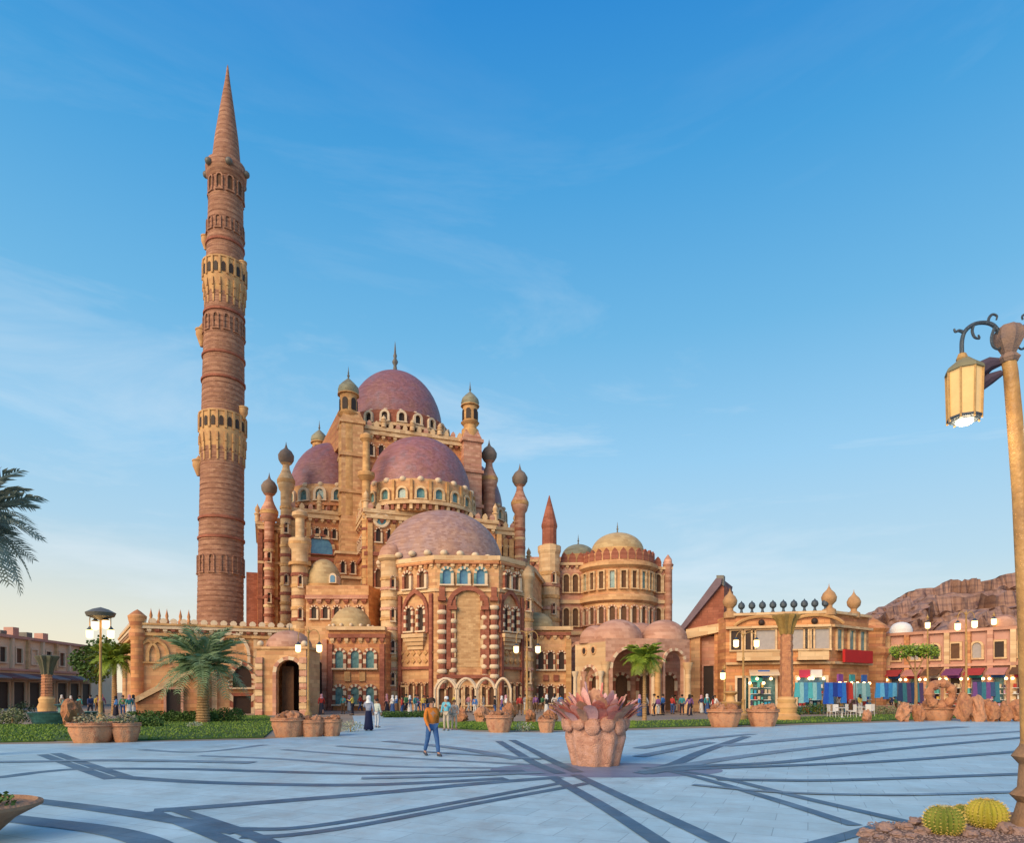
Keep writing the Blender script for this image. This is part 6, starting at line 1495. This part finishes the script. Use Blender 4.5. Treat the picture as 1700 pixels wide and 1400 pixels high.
for x0, x1, yb, n, where in zones:
    for k in range(n):
        px = x0 + (x1 - x0) * (k + .5 + rnd.uniform(-.35, .35)) / n; py = yb + rnd.uniform(-4, 5)
        for _ in range(60):
            (cn, cc_), (ln_, lc) = rnd.choice(cols), rnd.choice(lgs); kind = rnd.choice(['stand', 'walk', 'stand', 'point']); fem = rnd.random() < .4
            if (cn, fem, where) not in used: break
        used.add((cn, fem, where)); x, y = gd(px, py)
        sc_n, scc = rnd.choice([('white', (.7, .7, .7)), ('black', (.02, .02, .02)), ('pink', (.6, .3, .35))]) if fem else ('dark', (.03, .02, .015))
        lab = ('woman in %s top and %s headscarf %s' % (cn, sc_n, where)) if fem else ('person in %s top and %s trousers %s' % (cn, ln_, where))
        person(lab, x, y, rnd.uniform(0, 2 * pi), kind, fem, cc_, lc, scc, (.05, .05, .05), rnd.uniform(.9, 1.03), 'visitors in the far part of the plaza')

# cafe furniture at right: white chairs, tables with parasols
ch = thing('cafe_chair', 'white plastic cafe chair nearest the small boulder', 'chair', (0, 0, 0), group='white cafe chairs')
MB().box((0, 0, .45), (.45, .45, .04)).build('seat', WHITE, ch, world=False); MB().box((0, .21, .72), (.43, .04, .5)).build('backrest', WHITE, ch, world=False)
for sx, sy in ((-.2, -.2), (.2, -.2), (-.2, .2), (.2, .2)): MB().tube([(sx * 1.1, sy * 1.1, 0), (sx, sy, .44)], .02, 6).build('leg', WHITE, ch, world=False)
tb = thing('cafe_table', 'round white cafe table in front of the red signed shop', 'table', (0, 0, 0), group='white cafe tables')
MB().lathe([(.45, .7), (.46, .74), (0, .745)], 16).build('table_top', WHITE, tb, world=False); MB().lathe([(.25, 0), (.04, .06), (.035, .7)], 10).build('pedestal', WHITE, tb, world=False)
x, y = gd(1398, 1193); tb.location = (x, y, .05)
x2, y2 = gd(1428, 1191); copy_thing(tb, (x2, y2, .05), 0, 'round white cafe table nearer the arcade', 'white cafe tables')
labs = ['white plastic cafe chair at the left of the left table', 'white plastic cafe chair at the right of the left table', 'white plastic cafe chair behind the left table', 'white plastic cafe chair at the left of the right table', 'white plastic cafe chair at the right of the right table']
for k, (cx_, cy_, dx, dy, r) in enumerate([(x, y, -.8, 0, 1.57), (x, y, .8, .1, -1.57), (x, y, 0, .8, 0), (x2, y2, -.8, .1, 1.57), (x2, y2, .8, 0, -1.57)]):
    copy_thing(ch, (cx_ + dx, cy_ + dy, .05), r, labs[k], 'white cafe chairs')
ch.location = (x2 + .1, y2 - .8, .05); ch.rotation_euler = (0, 0, pi)

# lit shop goods: shelves of small wares standing in front of the windows
goods_m = [cloth(c) for c in [(.05, .35, .55), (.02, .12, .5), (.5, .06, .05), (.62, .5, .35), (.12, .45, .42), (.55, .3, .4), (.08, .06, .12), (.7, .66, .6), (.65, .4, .08)]]
WL = mat('warm wall lamp', (1, .8, .5), (1, .8, .5), emit=(1, .62, .26), es=6, bump=0)
sg = [mat('sign %s' % n_, c_, bump=0, rough=.5) for n_, c_ in (('teal', (.03, .3, .33)), ('blue', (.02, .12, .42)), ('crimson', (.45, .03, .08)), ('white', (.7, .68, .66)), ('violet', (.22, .06, .3)))]
def shop_dressing(parent, wall, a0, a1, seed, z_sign=3.5, out=.5):
    rnd = random.Random(seed); n = int((a1 - a0) / .28); sets = rnd.sample(range(9), 5)
    mb = MB()
    for row in range(5):
        for i in range(n):
            if rnd.random() < .2: continue
            a = a0 + (i + .5) * (a1 - a0) / n; h = rnd.uniform(.2, .5); z = .15 + row * .56
            wall.box(mb, a - rnd.uniform(.07, .13), a + rnd.uniform(.07, .13), z, z + h, out + rnd.uniform(0, .2), out + rnd.uniform(.3, .6), rnd.choice(range(5)))
    mb.build('wares', [goods_m[k] for k in sets], parent, kind='stuff')
    for row in range(5):
        mb = MB(); wall.box(mb, a0, a1, .10 + row * .56, .14 + row * .56, out, out + .6); mb.build('shelf', WHITE, parent)
    mb = MB(); wall.box(mb, a0 + .1, a1 - .1, z_sign, z_sign + .7, .52, .68); mb.build('signboard', sg[seed % 5], parent)
    for a in (a0, a1): q = wall.pt(a, z_sign - .1, out + .35); MB().ball((q.x, q.y, q.z), .14, 8, 5).build('wall_lamp', WL, parent, True)
for k, px in enumerate((1258, 1270, 1338, 1356)):
    a, _ = HW.px(px); shop_dressing(sh, HW, a - .75, a + .45, k, 3.3 if k else 2.9)
for k, px in enumerate((1384, 1404, 1424)):
    a, _ = HW2.px(px); shop_dressing(sh, HW2, a - .5, a + .5, 4 + k, 2.9)
for k in range(9):
    a = (k + .5) * AR.L / 9; w = AR.L / 9; shop_dressing(ar, AR, a - w * .36, a + w * .36, 10 + k, 3.35, .4)
# clothes rails outside the shops
def rail(label, px, Y, colsr, w=2.4, seed=0):
    rnd = random.Random(seed); t = thing('clothes_rail', label, 'clothes rail', (xp(px, Y), Y, 0), .1, 'clothes rails outside the shops')
    fr = MB(); fr.tube([(-w / 2, 0, 0), (-w / 2, 0, 2.9), (w / 2, 0, 2.9), (w / 2, 0, 0)], .03, 6); fr.build('rail_frame', LEAD, t, world=False)
    n = int(w / .4)
    for k in range(n):
        X = -w / 2 + .2 + k * .4; hh = rnd.uniform(1.2, 1.9); c_ = colsr[k % len(colsr)]
        o = MB().add([(X - .17, -.06, 2.8), (X + .17, -.06, 2.8), (X + .24, -.1, 2.8 - hh), (X - .24, -.1, 2.8 - hh), (X - .17, .06, 2.8), (X + .17, .06, 2.8), (X + .24, .1, 2.8 - hh), (X - .24, .1, 2.8 - hh)],
            [(3, 2, 1, 0), (4, 5, 6, 7), (0, 1, 5, 4), (1, 2, 6, 5), (2, 3, 7, 6), (3, 0, 4, 7)]).build('garment', cloth(c_), t, world=False)
rail('clothes rail of cyan and turquoise garments by the tall carved column', 1343, 58, [(.1, .5, .55), (.3, .62, .65), (.08, .3, .55)], 2.6, 1)
rail('clothes rail of vivid blue dresses below the red sign', 1386, 57.5, [(.02, .1, .55), (.03, .18, .6), (.02, .05, .3)], 2.0, 2)
rail('clothes rail of red and maroon garments beside the blue dresses', 1407, 58, [(.5, .05, .04), (.3, .03, .05)], 1.5, 3)
rail('clothes rail of bright sky blue towels under the rose arcade', 1476, 60, [(.05, .3, .7), (.15, .5, .8), (.04, .15, .45)], 2.6, 4)
rail('clothes rail of dark navy and teal garments right of the blue towels', 1515, 59, [(.03, .06, .15), (.05, .2, .25), (.1, .06, .15)], 2.8, 5)
rail('clothes rail of purple garments at the far end of the arcade', 1640, 55, [(.2, .08, .25), (.05, .1, .2), (.05, .2, .25)], 2.8, 6)
rail('clothes rail of pale aqua garments near the middle of the arcade', 1430, 60, [(.3, .5, .52), (.15, .35, .4)], 1.6, 7)
